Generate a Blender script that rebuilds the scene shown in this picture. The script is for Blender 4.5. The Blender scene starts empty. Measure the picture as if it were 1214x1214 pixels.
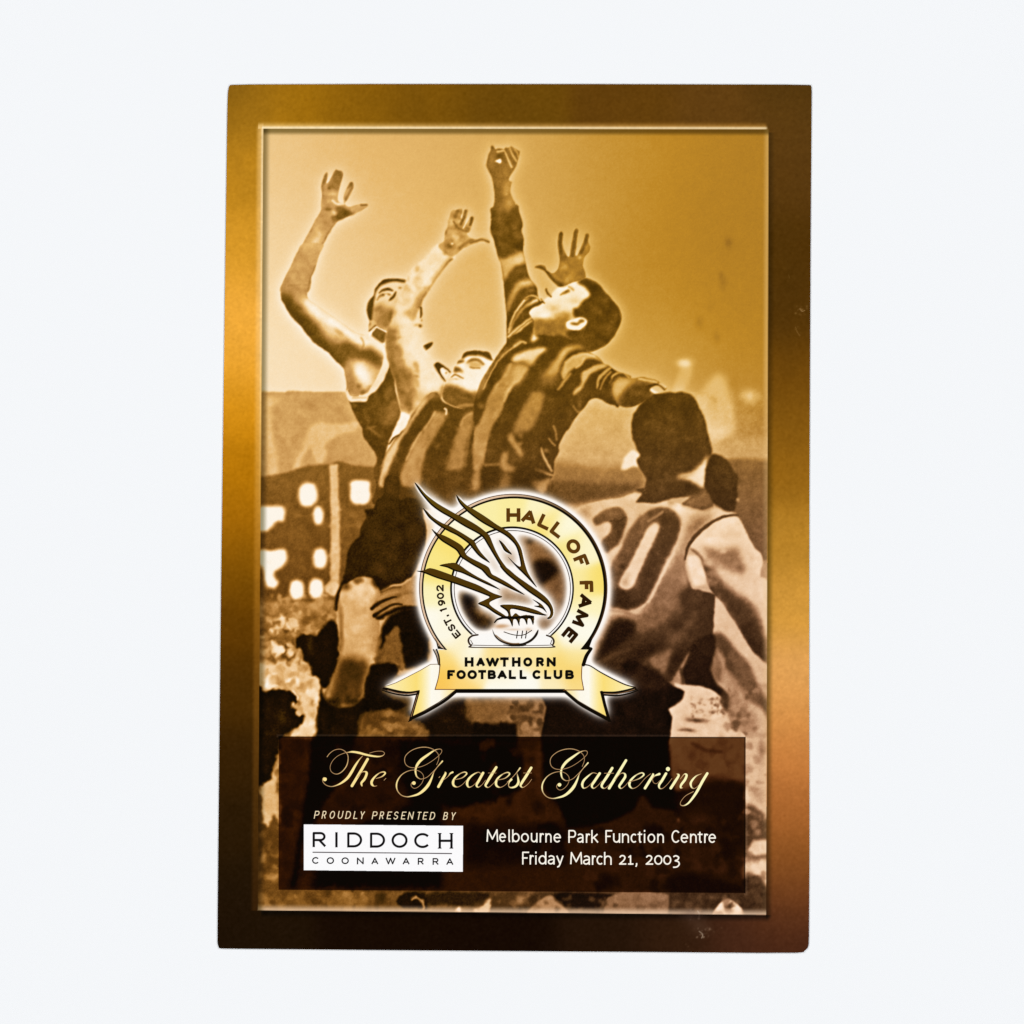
import bpy, math
from mathutils import Vector
import numpy as np

# ------------------------------------------------------------------ camera, world, lamps, exposure
SC = bpy.context.scene
COL = SC.collection
PX = 0.00020488                       # metres on the cover for one pixel of the 1214 px photograph
TOP = 0.00048                         # height of the booklet's front above the white surface
DIST = 0.62
TILT = math.radians(1.85)

cam_data = bpy.data.cameras.new('camera')
cam = bpy.data.objects.new('camera', cam_data)
COL.objects.link(cam)
cam_data.sensor_width = 36.0
cam_data.clip_start = 0.01
cam_data.clip_end = 50.0
HALF = 607.0 * PX                     # half the frame at the aim point
cam_data.lens = 18.0 * DIST / HALF
cam.location = (0.0, -DIST * math.sin(TILT), TOP + DIST * math.cos(TILT))
cam.rotation_euler = (TILT, 0.0, 0.0)
SC.camera = cam

world = bpy.data.worlds.new('World')
SC.world = world
world.use_nodes = True
world.node_tree.nodes['Background'].inputs[0].default_value = (1.0, 1.0, 1.0, 1.0)
world.node_tree.nodes['Background'].inputs[1].default_value = 0.004

LAMP_POWER = 18.7
def softbox(x, y, z, power, size):
    d = bpy.data.lights.new('softbox_lamp', 'AREA')
    d.shape = 'SQUARE'; d.size = size; d.energy = power
    d.color = (1.0, 0.995, 0.985)
    o = bpy.data.objects.new('softbox_lamp', d)
    COL.objects.link(o)
    o.location = (x, y, z)
    o.rotation_euler = Vector((-x, -y, -z)).to_track_quat('-Z', 'Y').to_euler()
    return o
for sx, sy in ((-1, -1), (1, -1), (-1, 1), (1, 1)):
    softbox(1.0 * sx, 1.0 * sy, 1.8, LAMP_POWER, 0.9)

SC.view_settings.view_transform = 'Standard'
SC.view_settings.look = 'None'
SC.view_settings.exposure = 0.0
SC.view_settings.gamma = 1.0
SC.view_settings.use_curve_mapping = False
try:
    SC.cycles.filter_width = 1.3
    SC.cycles.use_denoising = False
    SC.cycles.max_bounces = 4
except Exception:
    pass
# ------------------------------------------------------------------ PRINT BEGIN
# The printed cover is drawn like a print: tones laid down as shapes on a fine
# grid of the sheet, one colour per grid point.  Units: pixels of the photograph.
RNG = np.random.default_rng(7)

TILES = dict(A=(308,180,152), B=(460,150,152), C=(560,160,100), D=(612,250,152), E=(308,302,152), F=(425,310,152),
             G=(560,250,152), H=(612,350,152), I=(400,420,152), J=(500,400,152), K=(552,470,152), L=(700,420,212),
             M=(305,440,152), N=(305,570,200), O=(305,720,200), Q=(690,570,222), R=(690,700,222),
             S1=(480,560,152), S2=(590,570,152), S3=(480,660,152), S4=(590,660,152), S5=(445,760,162), S6=(600,760,162),
             U=(690,880,222), V=(300,880,210), W=(490,880,210), T1=(375,880,130), T2=(505,880,130), T3=(635,880,110),
             T4=(735,880,110), P1=(355,950,100), P2=(455,950,100), X1=(570,970,145), X2=(710,970,145), Y=(300,1040,300),
             Z=(600,1040,365))

def at(tile, pts):
    p = np.asarray(pts, dtype=float)
    if tile is None:
        return p
    x, y, w = TILES[tile]
    return p * (w / 1214.0) + np.array([x, y], dtype=float)

def curve(p, closed=True, n=5):
    """Catmull-Rom through the points."""
    p = np.asarray(p, dtype=float)
    m = len(p)
    if closed:
        q = np.vstack([p[-1:], p, p[:2]])
        segs = m
    else:
        q = np.vstack([2 * p[:1] - p[1:2], p, 2 * p[-1:] - p[-2:-1]])
        segs = m - 1
    t = np.linspace(0, 1, n, endpoint=False)[:, None]
    out = []
    for i in range(segs):
        a, b, c, d = q[i], q[i + 1], q[i + 2], q[i + 3]
        out.append(0.5 * ((2 * b) + (-a + c) * t + (2 * a - 5 * b + 4 * c - d) * t ** 2 + (-a + 3 * b - 3 * c + d) * t ** 3))
    if not closed:
        out.append(p[-1:])
    return np.vstack(out)

def gauss1(a, sig, axis):
    if sig < 0.2:
        return a
    r = max(1, int(math.ceil(sig * 2.6)))
    k = np.exp(-0.5 * (np.arange(-r, r + 1) / sig) ** 2)
    k /= k.sum()
    pad = [(0, 0)] * a.ndim
    pad[axis] = (r, r)
    b = np.pad(a, pad, mode='edge')
    n = a.shape[axis]
    out = np.zeros_like(a)
    for i, w in enumerate(k):
        sl = [slice(None)] * a.ndim
        sl[axis] = slice(i, i + n)
        out += w * b[tuple(sl)]
    return out

def blur(a, sig):
    return gauss1(gauss1(a, sig, 0), sig, 1)

def smooth01(x):
    x = np.clip(x, 0, 1)
    return x * x * (3 - 2 * x)

def shepard(X, Y, pts, sig):
    """Smooth field through scattered (x, y, value...) samples."""
    num = None; den = 0
    for p in pts:
        w = np.exp(-((X - p[0]) ** 2 + (Y - p[1]) ** 2) / (2 * sig * sig)) + 1e-9
        v = np.asarray(p[2:], dtype=float)
        t = w[..., None] * v if len(v) > 1 else w * v[0]
        num = t if num is None else num + t
        den = den + w
    return num / (den[..., None] if num.ndim == 3 else den)

class Canvas:
    def __init__(self, x0, y0, nx, ny, step, pad):
        self.step = step; self.pad = pad
        self.x0 = x0 - pad * step; self.y0 = y0 - pad * step
        self.nx = nx + 2 * pad; self.ny = ny + 2 * pad
        self.x = self.x0 + step * np.arange(self.nx)
        self.y = self.y0 + step * np.arange(self.ny)
        self.X, self.Y = np.meshgrid(self.x, self.y)
        self.T = np.zeros((self.ny, self.nx))
        self.lab = np.zeros((self.ny, self.nx), dtype=np.int16)
        self.masks = {}
        self.rgb = None

    def window(self, p, m):
        s = self.step
        i0 = max(0, int((p[:, 0].min() - m - self.x0) / s)); i1 = min(self.nx, int((p[:, 0].max() + m - self.x0) / s) + 2)
        j0 = max(0, int((p[:, 1].min() - m - self.y0) / s)); j1 = min(self.ny, int((p[:, 1].max() + m - self.y0) / s) + 2)
        if i1 <= i0 + 1 or j1 <= j0 + 1:
            return None
        return i0, i1, j0, j1

    def cover_poly(self, p, f):
        """Anti-aliased coverage of a polygon, feathered by f pixels."""
        m = 2.0 + 2.0 * f
        w = self.window(p, m)
        if w is None:
            return None
        i0, i1, j0, j1 = w
        SS = 3
        nx = (i1 - i0) * SS; ny = (j1 - j0) * SS
        h = self.step / SS
        ox = self.x[i0] - self.step / 2 + h / 2; oy = self.y[j0] - self.step / 2 + h / 2
        tog = np.zeros((ny, nx + 1), dtype=np.int32)
        q = np.roll(p, -1, axis=0)
        for (ax, ay), (bx, by) in zip(p, q):
            if ay == by:
                continue
            if ay > by:
                ax, ay, bx, by = bx, by, ax, ay
            r0 = max(0, int(math.ceil((ay - oy) / h))); r1 = min(ny, int(math.ceil((by - oy) / h)))
            if r1 <= r0:
                continue
            rows = np.arange(r0, r1)
            xs = ax + (oy + rows * h - ay) * (bx - ax) / (by - ay)
            c = np.clip(np.ceil((xs - ox) / h).astype(int), 0, nx)
            np.add.at(tog, (rows, c), 1)
        cov = (np.cumsum(tog[:, :nx], axis=1) & 1).astype(float)
        cov = cov.reshape(j1 - j0, SS, i1 - i0, SS).mean(axis=(1, 3))
        if f > 0:
            cov = blur(cov, f / self.step * 0.6)
        return w, cov

    def cover_line(self, p, wd, f, butt=False):
        p = np.asarray(p, dtype=float)
        wd = np.broadcast_to(np.asarray(wd, dtype=float), (len(p),)) / 2
        w = self.window(p, wd.max() + f + 2)
        if w is None:
            return None
        i0, i1, j0, j1 = w
        X = self.X[j0:j1, i0:i1]; Y = self.Y[j0:j1, i0:i1]
        sd = np.full(X.shape, 1e6)
        n = len(p) - 1
        for k in range(n):
            a, b = p[k], p[k + 1]
            d = b - a; L2 = float(d @ d)
            if L2 < 1e-12:
                continue
            L = math.sqrt(L2)
            t = ((X - a[0]) * d[0] + (Y - a[1]) * d[1]) / L2
            tc = np.clip(t, 0, 1)
            r = wd[k] + (wd[k + 1] - wd[k]) * tc
            s = np.hypot(X - a[0] - tc * d[0], Y - a[1] - tc * d[1]) - r
            if butt:
                perp = np.abs((X - a[0]) * d[1] - (Y - a[1]) * d[0]) / L - r
                if k == 0:
                    s = np.where(t < 0, np.maximum(perp, -t * L), s)
                if k == n - 1:
                    s = np.where(t > 1, np.maximum(perp, (t - 1) * L), s)
            sd = np.minimum(sd, s)
        aa = max(f, self.step * 0.9, 0.55)
        return w, np.clip(0.5 - sd / aa, 0, 1)

    def put(self, w, cov, c, a=1.0, lab=None, clip=None):
        i0, i1, j0, j1 = w
        cov = cov * a
        if clip is not None:
            mk = self.masks.get(clip)
            if mk is None:
                return
            cov = cov * mk[j0:j1, i0:i1]
        if lab is not None:
            mk = self.masks.setdefault(lab, np.zeros((self.ny, self.nx)))
            mk[j0:j1, i0:i1] = np.maximum(mk[j0:j1, i0:i1], cov)
            for k, v in self.masks.items():
                if k != lab:
                    v[j0:j1, i0:i1] *= 1 - cov
            sub = self.lab[j0:j1, i0:i1]
            sub[cov > 0.5] = lab
        if self.rgb is None:
            t = self.T[j0:j1, i0:i1]
            t += cov * (c - t)
        else:
            t = self.rgb[j0:j1, i0:i1]
            t += cov[..., None] * (np.asarray(c, dtype=float) - t)

    def poly(self, tile, pts, c, f=0.8, lab=None, a=1.0, clip=None, sm=True):
        p = at(tile, pts)
        if sm:
            p = curve(p)
        if clip is not None and f > .9:                # tones inside a figure melt into each other
            f = f * 1.35 + .35
        r = self.cover_poly(p, f)
        if r:
            self.put(r[0], r[1], c, a, lab, clip)

    def line(self, tile, pts, c, w=1.5, f=0.8, lab=None, a=1.0, clip=None, sm=True, butt=False):
        p = at(tile, pts)
        wd = np.broadcast_to(np.asarray(w, dtype=float), (len(p),))
        if sm and len(p) > 2:
            t = np.arange(len(p))
            p2 = curve(p, closed=False)
            wd = np.interp(np.linspace(0, len(p) - 1, len(p2)), t, wd)
            p = p2
        r = self.cover_line(p, wd, f, butt)
        if r:
            self.put(r[0], r[1], c, a, lab, clip)

    def blob(self, tile, ctr, rad, c, a=1.0, ang=0.0, clip=None, lab=None):
        p = at(tile, [ctr])[0]
        s = TILES[tile][2] / 1214.0 if tile else 1.0
        rx, ry = rad[0] * s, rad[1] * s
        m = max(rx, ry) * 1.8
        w = self.window(np.array([p]), m)
        if w is None:
            return
        i0, i1, j0, j1 = w
        dx = self.X[j0:j1, i0:i1] - p[0]; dy = self.Y[j0:j1, i0:i1] - p[1]
        ca, sa = math.cos(math.radians(ang)), math.sin(math.radians(ang))
        u = (dx * ca + dy * sa) / rx; v = (-dx * sa + dy * ca) / ry
        self.put(w, np.exp(-(u * u + v * v) * 1.4), c, a, lab, clip)

    def mottle(self, tile, box, c, a, size, n, clip=None, seed=1):
        """Scattered soft specks inside a box (crowd, turf, cloth)."""
        g = np.random.default_rng(seed)
        b = at(tile, [(box[0], box[1]), (box[2], box[3])])
        for k in range(n):
            x = g.uniform(b[0, 0], b[1, 0]); y = g.uniform(b[0, 1], b[1, 1])
            s = size * g.uniform(0.5, 1.5)
            cc = c[g.integers(len(c))]
            n_ = 9                                        # an irregular little patch, not a round dot
            an = np.linspace(0, 2 * math.pi, n_, endpoint=False) + g.uniform(0, 1)
            rr = s * g.uniform(0.45, 1.15, n_)
            el = g.uniform(0.7, 1.3)
            pts = np.stack([x + rr * np.cos(an) * el, y + rr * np.sin(an) / el], axis=1)
            self.poly(None, pts, cc, 0.9 + 0.25 * s * g.uniform(.3, 1), None, min(1.0, a * 1.5 * g.uniform(0.4, 1.0)), clip)

# labels of the printed areas
BORDER, PICTURE, LEFT_PLAYER, MIDDLE_PLAYER, TOP_PLAYER, RIGHT_PLAYER, SPECTATOR = 0, 1, 2, 3, 4, 5, 6
CROWD_LEFT, CROWD_LOW = 24, 25
PANEL, TITLE, PRESENTED, VENUE, DATE, SPONSOR, SPONSOR_NAME, SPONSOR_REGION, SPONSOR_RULE = 7, 8, 9, 10, 11, 12, 13, 14, 15
RING, RIBBON, FEATHERS, BALL, ARC_WORDS, ARC_YEAR, CLUB_WORDS, GLOW = 16, 17, 18, 19, 20, 21, 22, 23

def left_edge(y):   return 312.2 + (y - 152.5) * (305.6 - 312.2) / (1079.0 - 152.5)
def right_edge(y):  return 911.2 + (y - 153.3) * (908.3 - 911.2) / (1084.5 - 153.3)
def top_edge(x):    return 152.5 + (x - 312.0) * 0.8 / 599.0
def bottom_edge(x): return 1079.2 + (x - 305.0) * 5.4 / 603.0

def paint_scene_background(c):
    X, Y = c.X, c.Y
    sky = [(320,165,.80),(460,165,.725),(600,170,.70),(760,170,.61),(900,170,.56),(320,300,.86),(460,250,.765),(560,230,.725),
           (700,230,.66),(850,250,.55),(320,440,.92),(400,400,.87),(420,300,.82),(540,330,.765),(620,300,.72),(760,330,.595),(890,350,.555),
           (560,390,.80),(760,420,.66),(890,440,.60),(760,480,.74),(690,490,.78),(700,540,.72)]
    c.T[:] = shepard(X, Y, sky, 62.0)
    # smudges in the sky
    for x, y, r, t in ((863.5,288,5,.46),(857,334,6,.50),(855,326,4,.5),(829,382,6,.54),(850,400,5,.54),(842,360,6,.57),(905,250,8,.57)):
        c.blob(None, (x, y), (r, r * 1.5), t, .75)
    # stand on the left
    c.poly('M', [(-40,203),(260,200),(300,185),(520,198),(880,196),(1000,300),(1240,800),(1160,905),(1010,905),(760,855),(700,875),(480,895),(350,945),(140,990),(-40,1015)], .665, 1.2, sm=False)
    c.mottle('M', (40,210,900,860), (.60,.72,.66), .35, 5, 60, seed=3)
    c.poly('M', [(90,270),(190,260),(200,300),(140,330),(150,600),(190,800),(200,960),(110,980),(90,700)], .80, 3.5, a=.8)
    c.poly('M', [(480,560),(590,485),(740,500),(900,480),(960,500),(920,580),(800,590),(720,640),(640,700),(660,800),(620,880),(560,880),(530,780),(490,720),(430,830),(400,920),(330,920),(420,740)], .80, 3.0, a=.85)
    c.blob('M', (520,330), (70,60), .57, .6)
    c.blob('M', (850,830), (140,50), .60, .6)
    c.poly('M', [(-40,1000),(140,985),(350,940),(480,890),(700,875),(760,850),(900,880),(1010,900),(1240,900),(1240,1300),(-40,1300)], .42, 1.8, sm=False)
    c.poly('N', [(-20,10),(900,20),(1000,900),(-20,880)], .42, 2.0, sm=False)
    c.mottle('N', (20,20,860,840), (.36,.40,.47,.50), .45, 4.5, 90, seed=4)
    # lower crowd
    c.poly('N', [(-20,850),(200,880),(600,860),(620,1300),(-20,1300)], .56, 5.0, sm=False)
    c.mottle('N', (10,820,600,1230), (.42,.50,.64,.72,.80), .6, 4.5, 90, seed=5)
    c.blob('N', (200,1000), (120,35), .86, .9, ang=-12)
    c.blob('N', (130,1020), (70,30), .84, .8)
    c.blob('N', (440,920), (40,50), .70, .8)
    # lit windows and pillar
    for ctr, r in (((365,100),(70,88)),((440,250),(38,66)),((450,558),(52,74)),((285,788),(54,76)),((425,776),(54,74))):
        a = np.linspace(0, 2 * math.pi, 24, endpoint=False)
        k = 2.35
        pts = [(ctr[0] + r[0] * abs(math.cos(q)) ** (2 / k) * np.sign(math.cos(q)), ctr[1] + r[1] * abs(math.sin(q)) ** (2 / k) * np.sign(math.sin(q))) for q in a]
        c.poly('N', pts, .98, 3.0)
    c.poly('N', [(680,0),(800,0),(812,60),(812,130),(780,168),(700,165),(668,130),(668,60)], .975, 2.6)
    c.poly('N', [(-10,200),(100,180),(180,185),(202,230),(180,300),(145,290),(115,330),(60,362),(-10,340)], .99, 3.2)
    c.poly('N', [(-10,500),(110,502),(150,490),(200,492),(217,545),(190,610),(135,650),(125,690),(155,740),(110,775),(60,752),(40,640),(-10,580)], .99, 3.2)
    c.poly('N', [(520,-120),(580,-120),(592,300),(598,560),(590,700),(565,825),(490,805),(480,760),(525,720),(530,400)], .78, 1.8, sm=False)
    c.poly('N', [(500,770),(560,730),(590,760),(560,830),(500,800)], .84, 2.0)
    c.mottle('N', (525,-60,590,800), (.70,.84), .4, 3.0, 30, seed=6)
    # right-hand background
    c.poly('L', [(560,240),(590,150),(620,90),(690,90),(680,160),(640,240),(600,260)], .78, 4.0, a=.75)
    c.blob('L', (640,62), (58,38), .86, 1.0)
    c.blob('L', (640,62), (40,26), .88, .9)
    c.poly('L', [(720,300),(760,240),(830,150),(900,140),(960,300),(980,480),(940,560),(880,600),(820,620),(800,520),(760,400)], .80, 6.0, a=.85)
    c.blob('L', (870,520), (90,70), .86, .7)
    c.blob('L', (840,310), (30,30), .68, .6)
    c.blob('L', (1080,285), (65,55), .84, .85)
    c.blob('L', (1060,430), (70,60), .64, .6)
    c.blob('L', (980,200), (50,60), .60, .5)
    c.poly('L', [(820,600),(900,590),(1190,560),(1260,560),(1260,720),(1000,720),(850,700)], .70, 5.0, a=.9)
    c.poly('L', [(900,720),(1010,715),(1260,720),(1260,1400),(900,1400)], .44, 4.0, sm=False)
    c.blob('L', (1080,740), (90,40), .52, .7)
    c.blob('L', (1000,860), (100,30), .38, .6)
    # field behind the top player, above the right player's shoulder
    c.poly('L', [(-400,620),(280,600),(360,640),(380,900),(300,940),(160,975),(-100,1000),(-400,1040)], .72, 8.0, a=.8, sm=False)
    c.poly('L', [(-260,720),(100,780),(360,760),(380,900),(300,930),(160,975),(-100,1010),(-300,1040)], .50, 8.0, a=.9, sm=False)
    c.poly('L', [(-260,860),(200,880),(360,880),(300,930),(160,975),(0,995),(-200,1030),(-300,1060)], .34, 5.0, a=.85, sm=False)
    c.poly('L', [(210,785),(235,695),(290,650),(332,682),(315,715),(330,760),(280,765)], .92, 2.0)
    # what shows through the crest
    c.poly(None, [(530,620),(690,620),(690,770),(530,770)], .50, 4, sm=False)
    c.poly('S3', [(540,350),(660,360),(680,480),(720,560),(830,600),(810,700),(760,800),(690,740),(600,620),(530,480)], .17, 4)
    c.blob('S3', (600,410), (50,70), .06, .9)
    c.blob('S3', (760,620), (70,60), .30, .7)
    c.poly('S2', [(290,560),(390,660),(480,640),(560,720),(620,840),(640,960),(600,1080),(560,1200),(480,1100),(400,960),(330,800)], .48, 4)
    c.poly('S2', [(340,780),(420,740),(500,760),(570,830),(560,900),(460,960),(400,980),(360,900)], .09, 5)
    c.blob('S2', (300,570), (50,40), .25, .9)
    c.blob('S2', (560,980), (70,90), .46, .8)
    c.blob('S4', (420,620), (50,70), .50, .9)
    # turf and crowd at the bottom
    c.poly(None, [(300,868),(912,868),(912,1092),(300,1092)], .42, 2.0, sm=False)
    c.poly(None, [(430,800),(660,800),(660,880),(430,880)], .30, 3.0, sm=False)
    c.poly('S5', [(300,600),(560,560),(830,500),(900,780),(1240,730),(1240,900),(200,900)], .11, 5, sm=False)
    c.poly('S5', [(800,500),(1400,480),(1500,740),(1214,735),(1000,768),(890,775),(840,680)], .50, 4, sm=False)
    c.blob('S5', (790,620), (60,60), .26, .7); c.blob('S5', (640,700), (90,50), .20, .7)
    c.blob('S5', (830,650), (30,70), .50, .6)
    c.poly('S6', [(-40,500),(420,510),(370,640),(345,860),(95,860),(82,740),(-40,735)], .54, 3, sm=False)
    c.mottle('S6', (40,540,340,820), (.26,.34,.40,.62), .7, 5, 34, seed=8)
    c.poly('S6', [(-300,735),(80,735),(95,860),(90,900),(-300,900)], .07, 3, sm=False)

def paint_left_player(c):
    P = LEFT_PLAYER
    # forearm, hand, upper arm
    c.poly('A', [(575,565),(580,500),(587,440),(590,400),(582,330),(592,280),(607,230),(635,190),(643,215),(638,260),(630,300),(652,285),(682,230),(715,170),(742,176),(780,185),(790,215),(780,260),(765,300),(750,370),(742,405),(738,450),(765,482),(795,480),(792,440),(805,390),(845,300),(875,285),(888,310),(885,345),(850,410),(822,462),(806,492),(850,520),(950,490),(1010,490),(1025,505),(990,540),(890,590),(790,635),(735,660),(700,700),(660,760),(620,840),(580,920),(550,1010),(520,1100),(490,1180),(450,1330),(200,1330),(230,1214),(290,1090),(340,980),(400,880),(450,790),(490,720),(530,640)], .66, .8, P)
    c.poly('A', [(590,450),(582,330),(607,230),(635,195),(640,250),(615,320),(640,350),(700,360),(745,370),(720,420),(660,440),(690,470),(720,500),(700,560),(640,560),(600,520)], .62, 2.0, clip=P)
    c.poly('A', [(660,290),(690,220),(720,175),(780,190),(785,240),(765,300),(748,372),(700,360),(655,350),(635,330)], .50, 1.2, clip=P)
    c.poly('A', [(590,300),(605,235),(635,195),(640,230),(625,290),(600,340),(592,440),(584,400)], .46, 1.2, clip=P)
    c.line('A', [(835,330),(870,295),(884,320),(860,380),(820,450)], .52, 4.5, 1.5, clip=P)
    c.blob('A', (865,310), (25,30), .42, .8, clip=P)
    c.poly('A', [(720,505),(790,520),(850,560),(900,585),(790,640),(735,660),(700,640),(710,580)], .34, 2.0, clip=P)
    c.blob('A', (648,545), (45,20), .40, .9, clip=P)
    c.blob('A', (655,345), (18,18), .36, .9, clip=P)
    c.blob('A', (700,575), (30,32), .82, .9, clip=P)
    c.blob('A', (650,470), (30,30), .76, .8, clip=P)
    c.blob('A', (690,400), (60,22), .80, .8, clip=P)
    c.line('A', [(690,460),(730,490),(790,490)], .84, 3, 2, clip=P)
    c.line('A', [(870,550),(940,510),(1000,510)], .70, 3, 2, clip=P)
    c.line('A', [(960,500),(1010,498)], .42, 2.5, 1.5, clip=P)
    c.line('A', [(700,660),(690,620),(735,660),(690,720),(640,800),(590,900),(555,1000),(520,1110),(480,1240)], .46, 3.5, 3, clip=P, a=.85)
    c.blob('A', (640,690), (45,40), .56, .7, clip=P)
    c.poly('A', [(545,720),(600,700),(600,760),(570,830),(540,900),(520,960),(500,1060),(460,1010),(490,900),(500,800)], .92, 4, clip=P, a=.95)
    c.mottle('A', (280,580,640,1214), (.52,.58,.72,.76), .45, 3.5, 60, clip=P, seed=11)
    c.blob('A', (410,945), (22,14), .5, .8, clip=P)
    # elbow, upper arm, shoulder, chest skin
    c.poly('E', [(403,-100),(352,0),(302,100),(240,210),(210,280),(195,360),(200,400),(215,450),(290,570),(390,680),(460,770),(520,840),(620,905),(670,950),(700,990),(770,1050),(800,1100),(822,1214),(850,1320),(1180,1330),(1200,1050),(1214,960),(1200,880),(1130,820),(1060,775),(1000,760),(900,730),(800,660),(700,590),(560,490),(450,405),(460,300),(480,230),(530,110),(558,0),(600,-100)], .72, .8, P)
    c.poly('E', [(360,-40),(300,110),(240,215),(205,330),(230,350),(320,380),(400,430),(450,410),(462,300),(485,220),(530,110),(565,-40)], .645, 2.5, clip=P)
    c.mottle('E', (220,10,520,400), (.55,.60,.72), .45, 3.5, 40, clip=P, seed=12)
    c.line('E', [(270,300),(330,290),(400,280),(440,290)], .54, 2, 2, clip=P, a=.6)
    c.line('E', [(530,100),(480,230),(460,310),(448,405)], .52, 2, 1.5, clip=P, a=.8)
    c.poly('E', [(440,410),(560,480),(700,580),(820,660),(900,720),(1060,770),(1200,860),(1160,980),(1080,900),(960,880),(860,820),(760,760),(640,700),(560,640),(470,560),(400,470)], .955, 4.5, clip=P)
    c.poly('E', [(195,350),(260,360),(340,430),(400,500),(460,580),(540,660),(620,770),(700,830),(800,830),(880,850),(950,910),(1060,900),(1160,1000),(1150,1070),(1060,1040),(940,1000),(860,990),(800,1100),(700,1010),(620,910),(460,780),(290,580),(200,420)], .33, 5, clip=P)
    c.poly('E', [(200,390),(260,420),(340,520),(430,640),(540,760),(640,860),(740,960),(800,1080),(760,1060),(660,960),(520,850),(380,680),(260,540)], .27, 4, clip=P)
    c.blob('E', (640,700), (80,35), .80, .9, ang=38, clip=P)
    c.blob('E', (760,740), (90,28), .62, .8, ang=38, clip=P)
    c.blob('E', (930,810), (60,50), .95, .9, ang=30, clip=P)
    c.line('E', [(960,790),(985,850),(960,900)], .6, 2, 2, clip=P, a=.6)
    c.poly('E', [(760,840),(880,850),(940,900),(1060,900),(1150,1010),(1140,1070),(1040,1030),(900,990),(800,960)], .34, 4, clip=P, a=.8)
    c.poly('E', [(850,1010),(900,1000),(1000,1010),(1090,1060),(1130,1090),(1100,1180),(1050,1260),(900,1260),(840,1150)], .74, 5, clip=P)
    c.poly('E', [(880,1080),(930,1030),(990,1040),(1040,1120),(1060,1214),(1020,1280),(940,1200)], .97, 5, clip=P)
    c.poly('E', [(800,1090),(850,1030),(880,1120),(900,1214),(960,1290),(860,1300),(820,1200)], .58, 4, clip=P)
    c.poly('I', [(70,160),(110,120),(160,260),(220,330),(240,380),(150,390),(105,345),(80,240)], .60, 3, clip=P)
    # singlet
    c.poly('I', [(470,-60),(545,-30),(545,300),(570,420),(602,540),(590,600),(540,700),(490,830),(465,900),(445,980),(405,1080),(385,1214),(365,1214),(340,1100),(375,980),(320,880),(245,780),(232,700),(162,570),(105,430),(130,445),(270,445),(300,395),(390,310),(445,220),(485,110)], .33, 1.0, P)
    c.poly('I', [(490,-40),(540,-40),(545,300),(570,430),(600,545),(560,640),(500,560),(440,470),(420,380),(470,250),(500,100)], .42, 5, clip=P)
    c.poly('I', [(130,455),(270,450),(330,520),(340,640),(380,760),(460,860),(440,980),(380,980),(330,880),(250,780),(235,700)], .27, 4, clip=P)
    c.blob('I', (330,690), (60,16), .48, .7, ang=-20, clip=P)
    c.line('I', [(290,690),(380,760),(470,810)], .45, 3, 3, clip=P, a=.7)
    c.blob('I', (470,610), (60,70), .47, .7, clip=P)
    c.mottle('I', (140,300,560,960), (.25,.30,.40,.46), .4, 4, 60, clip=P, seed=13)
    c.poly('F', [(60,690),(130,700),(200,760),(285,840),(287,960),(255,1090),(210,1170),(150,1240),(110,1240),(170,1120),(215,1020),(240,930),(225,850),(150,780),(70,730)], .93, 1.2, P)
    c.poly('I', [(487,0),(487,120),(445,230),(385,320),(293,400),(272,450),(130,450),(100,420),(78,365),(95,330),(140,384),(240,384),(290,360),(330,290),(382,215),(425,110),(440,0)], .90, 1.0, P, sm=False)
    c.line('I', [(150,412),(270,412)], .74, 2.5, 2, clip=P, a=.8)
    c.line('I', [(105,345),(140,388),(200,390)], .45, 1.5, 1, clip=P, a=.7)
    # face
    c.poly('F', [(80,480),(90,380),(140,320),(152,260),(190,210),(240,170),(300,158),(380,160),(455,178),(480,300),(470,460),(420,560),(300,640),(260,660),(160,620),(110,665),(92,640),(98,560)], .86, .8, P)
    c.poly('F', [(145,440),(200,400),(250,400),(270,460),(330,440),(365,500),(330,580),(270,640),(200,610),(140,560)], .58, 4, clip=P)
    c.mottle('F', (140,400,360,640), (.46,.52,.66), .5, 3, 26, clip=P, seed=14)
    c.blob('F', (300,500), (45,60), .46, .8, clip=P)
    c.blob('F', (250,590), (40,40), .50, .7, clip=P)
    c.blob('F', (380,370), (70,60), .80, .7, clip=P)
    c.poly('F', [(80,480),(90,380),(140,320),(152,260),(190,210),(240,170),(300,158),(380,160),(455,178),(440,198),(370,190),(300,195),(230,220),(180,260),(160,310),(150,370),(142,440),(132,500),(126,555),(95,545)], .27, 1.0, clip=P)
    c.line('F', [(200,296),(235,270),(285,262),(322,276)], .32, [1.2,2.6,3.6,2.2], 1.8, clip=P)
    c.blob('F', (232,322), (38,15), .40, .85, ang=-28, clip=P)
    c.blob('F', (290,312), (22,13), .42, .85, ang=20, clip=P)
    c.line('F', [(176,362),(196,334),(222,316)], .46, [1.4,2,1.4], 2, clip=P, a=.8)
    c.blob('F', (262,318), (14,12), .90, 1.0, clip=P)
    c.blob('F', (235,312), (10,12), .35, .9, clip=P)
    c.line('F', [(352,292),(340,322),(312,352),(292,366)], .33, [1.5,3,3.4,1.5], 1.8, clip=P)
    c.blob('F', (395,250), (20,12), .5, .7, clip=P)
    c.poly('F', [(96,575),(140,560),(165,590),(160,620),(112,662),(94,640)], .78, 1.2, clip=P)
    c.line('F', [(98,660),(130,630),(160,605)], .42, 1.6, 1, clip=P)
    c.blob('F', (108,590), (12,20), .45, .8, clip=P)
    c.poly('F', [(125,690),(170,617),(268,672),(262,740),(230,775),(180,745)], .44, 1.2, P)
    c.blob('F', (240,720), (30,35), .34, .8, clip=P)
    c.line('F', [(105,700),(168,618),(265,668)], .98, 1.4, 1, sm=False)
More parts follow.
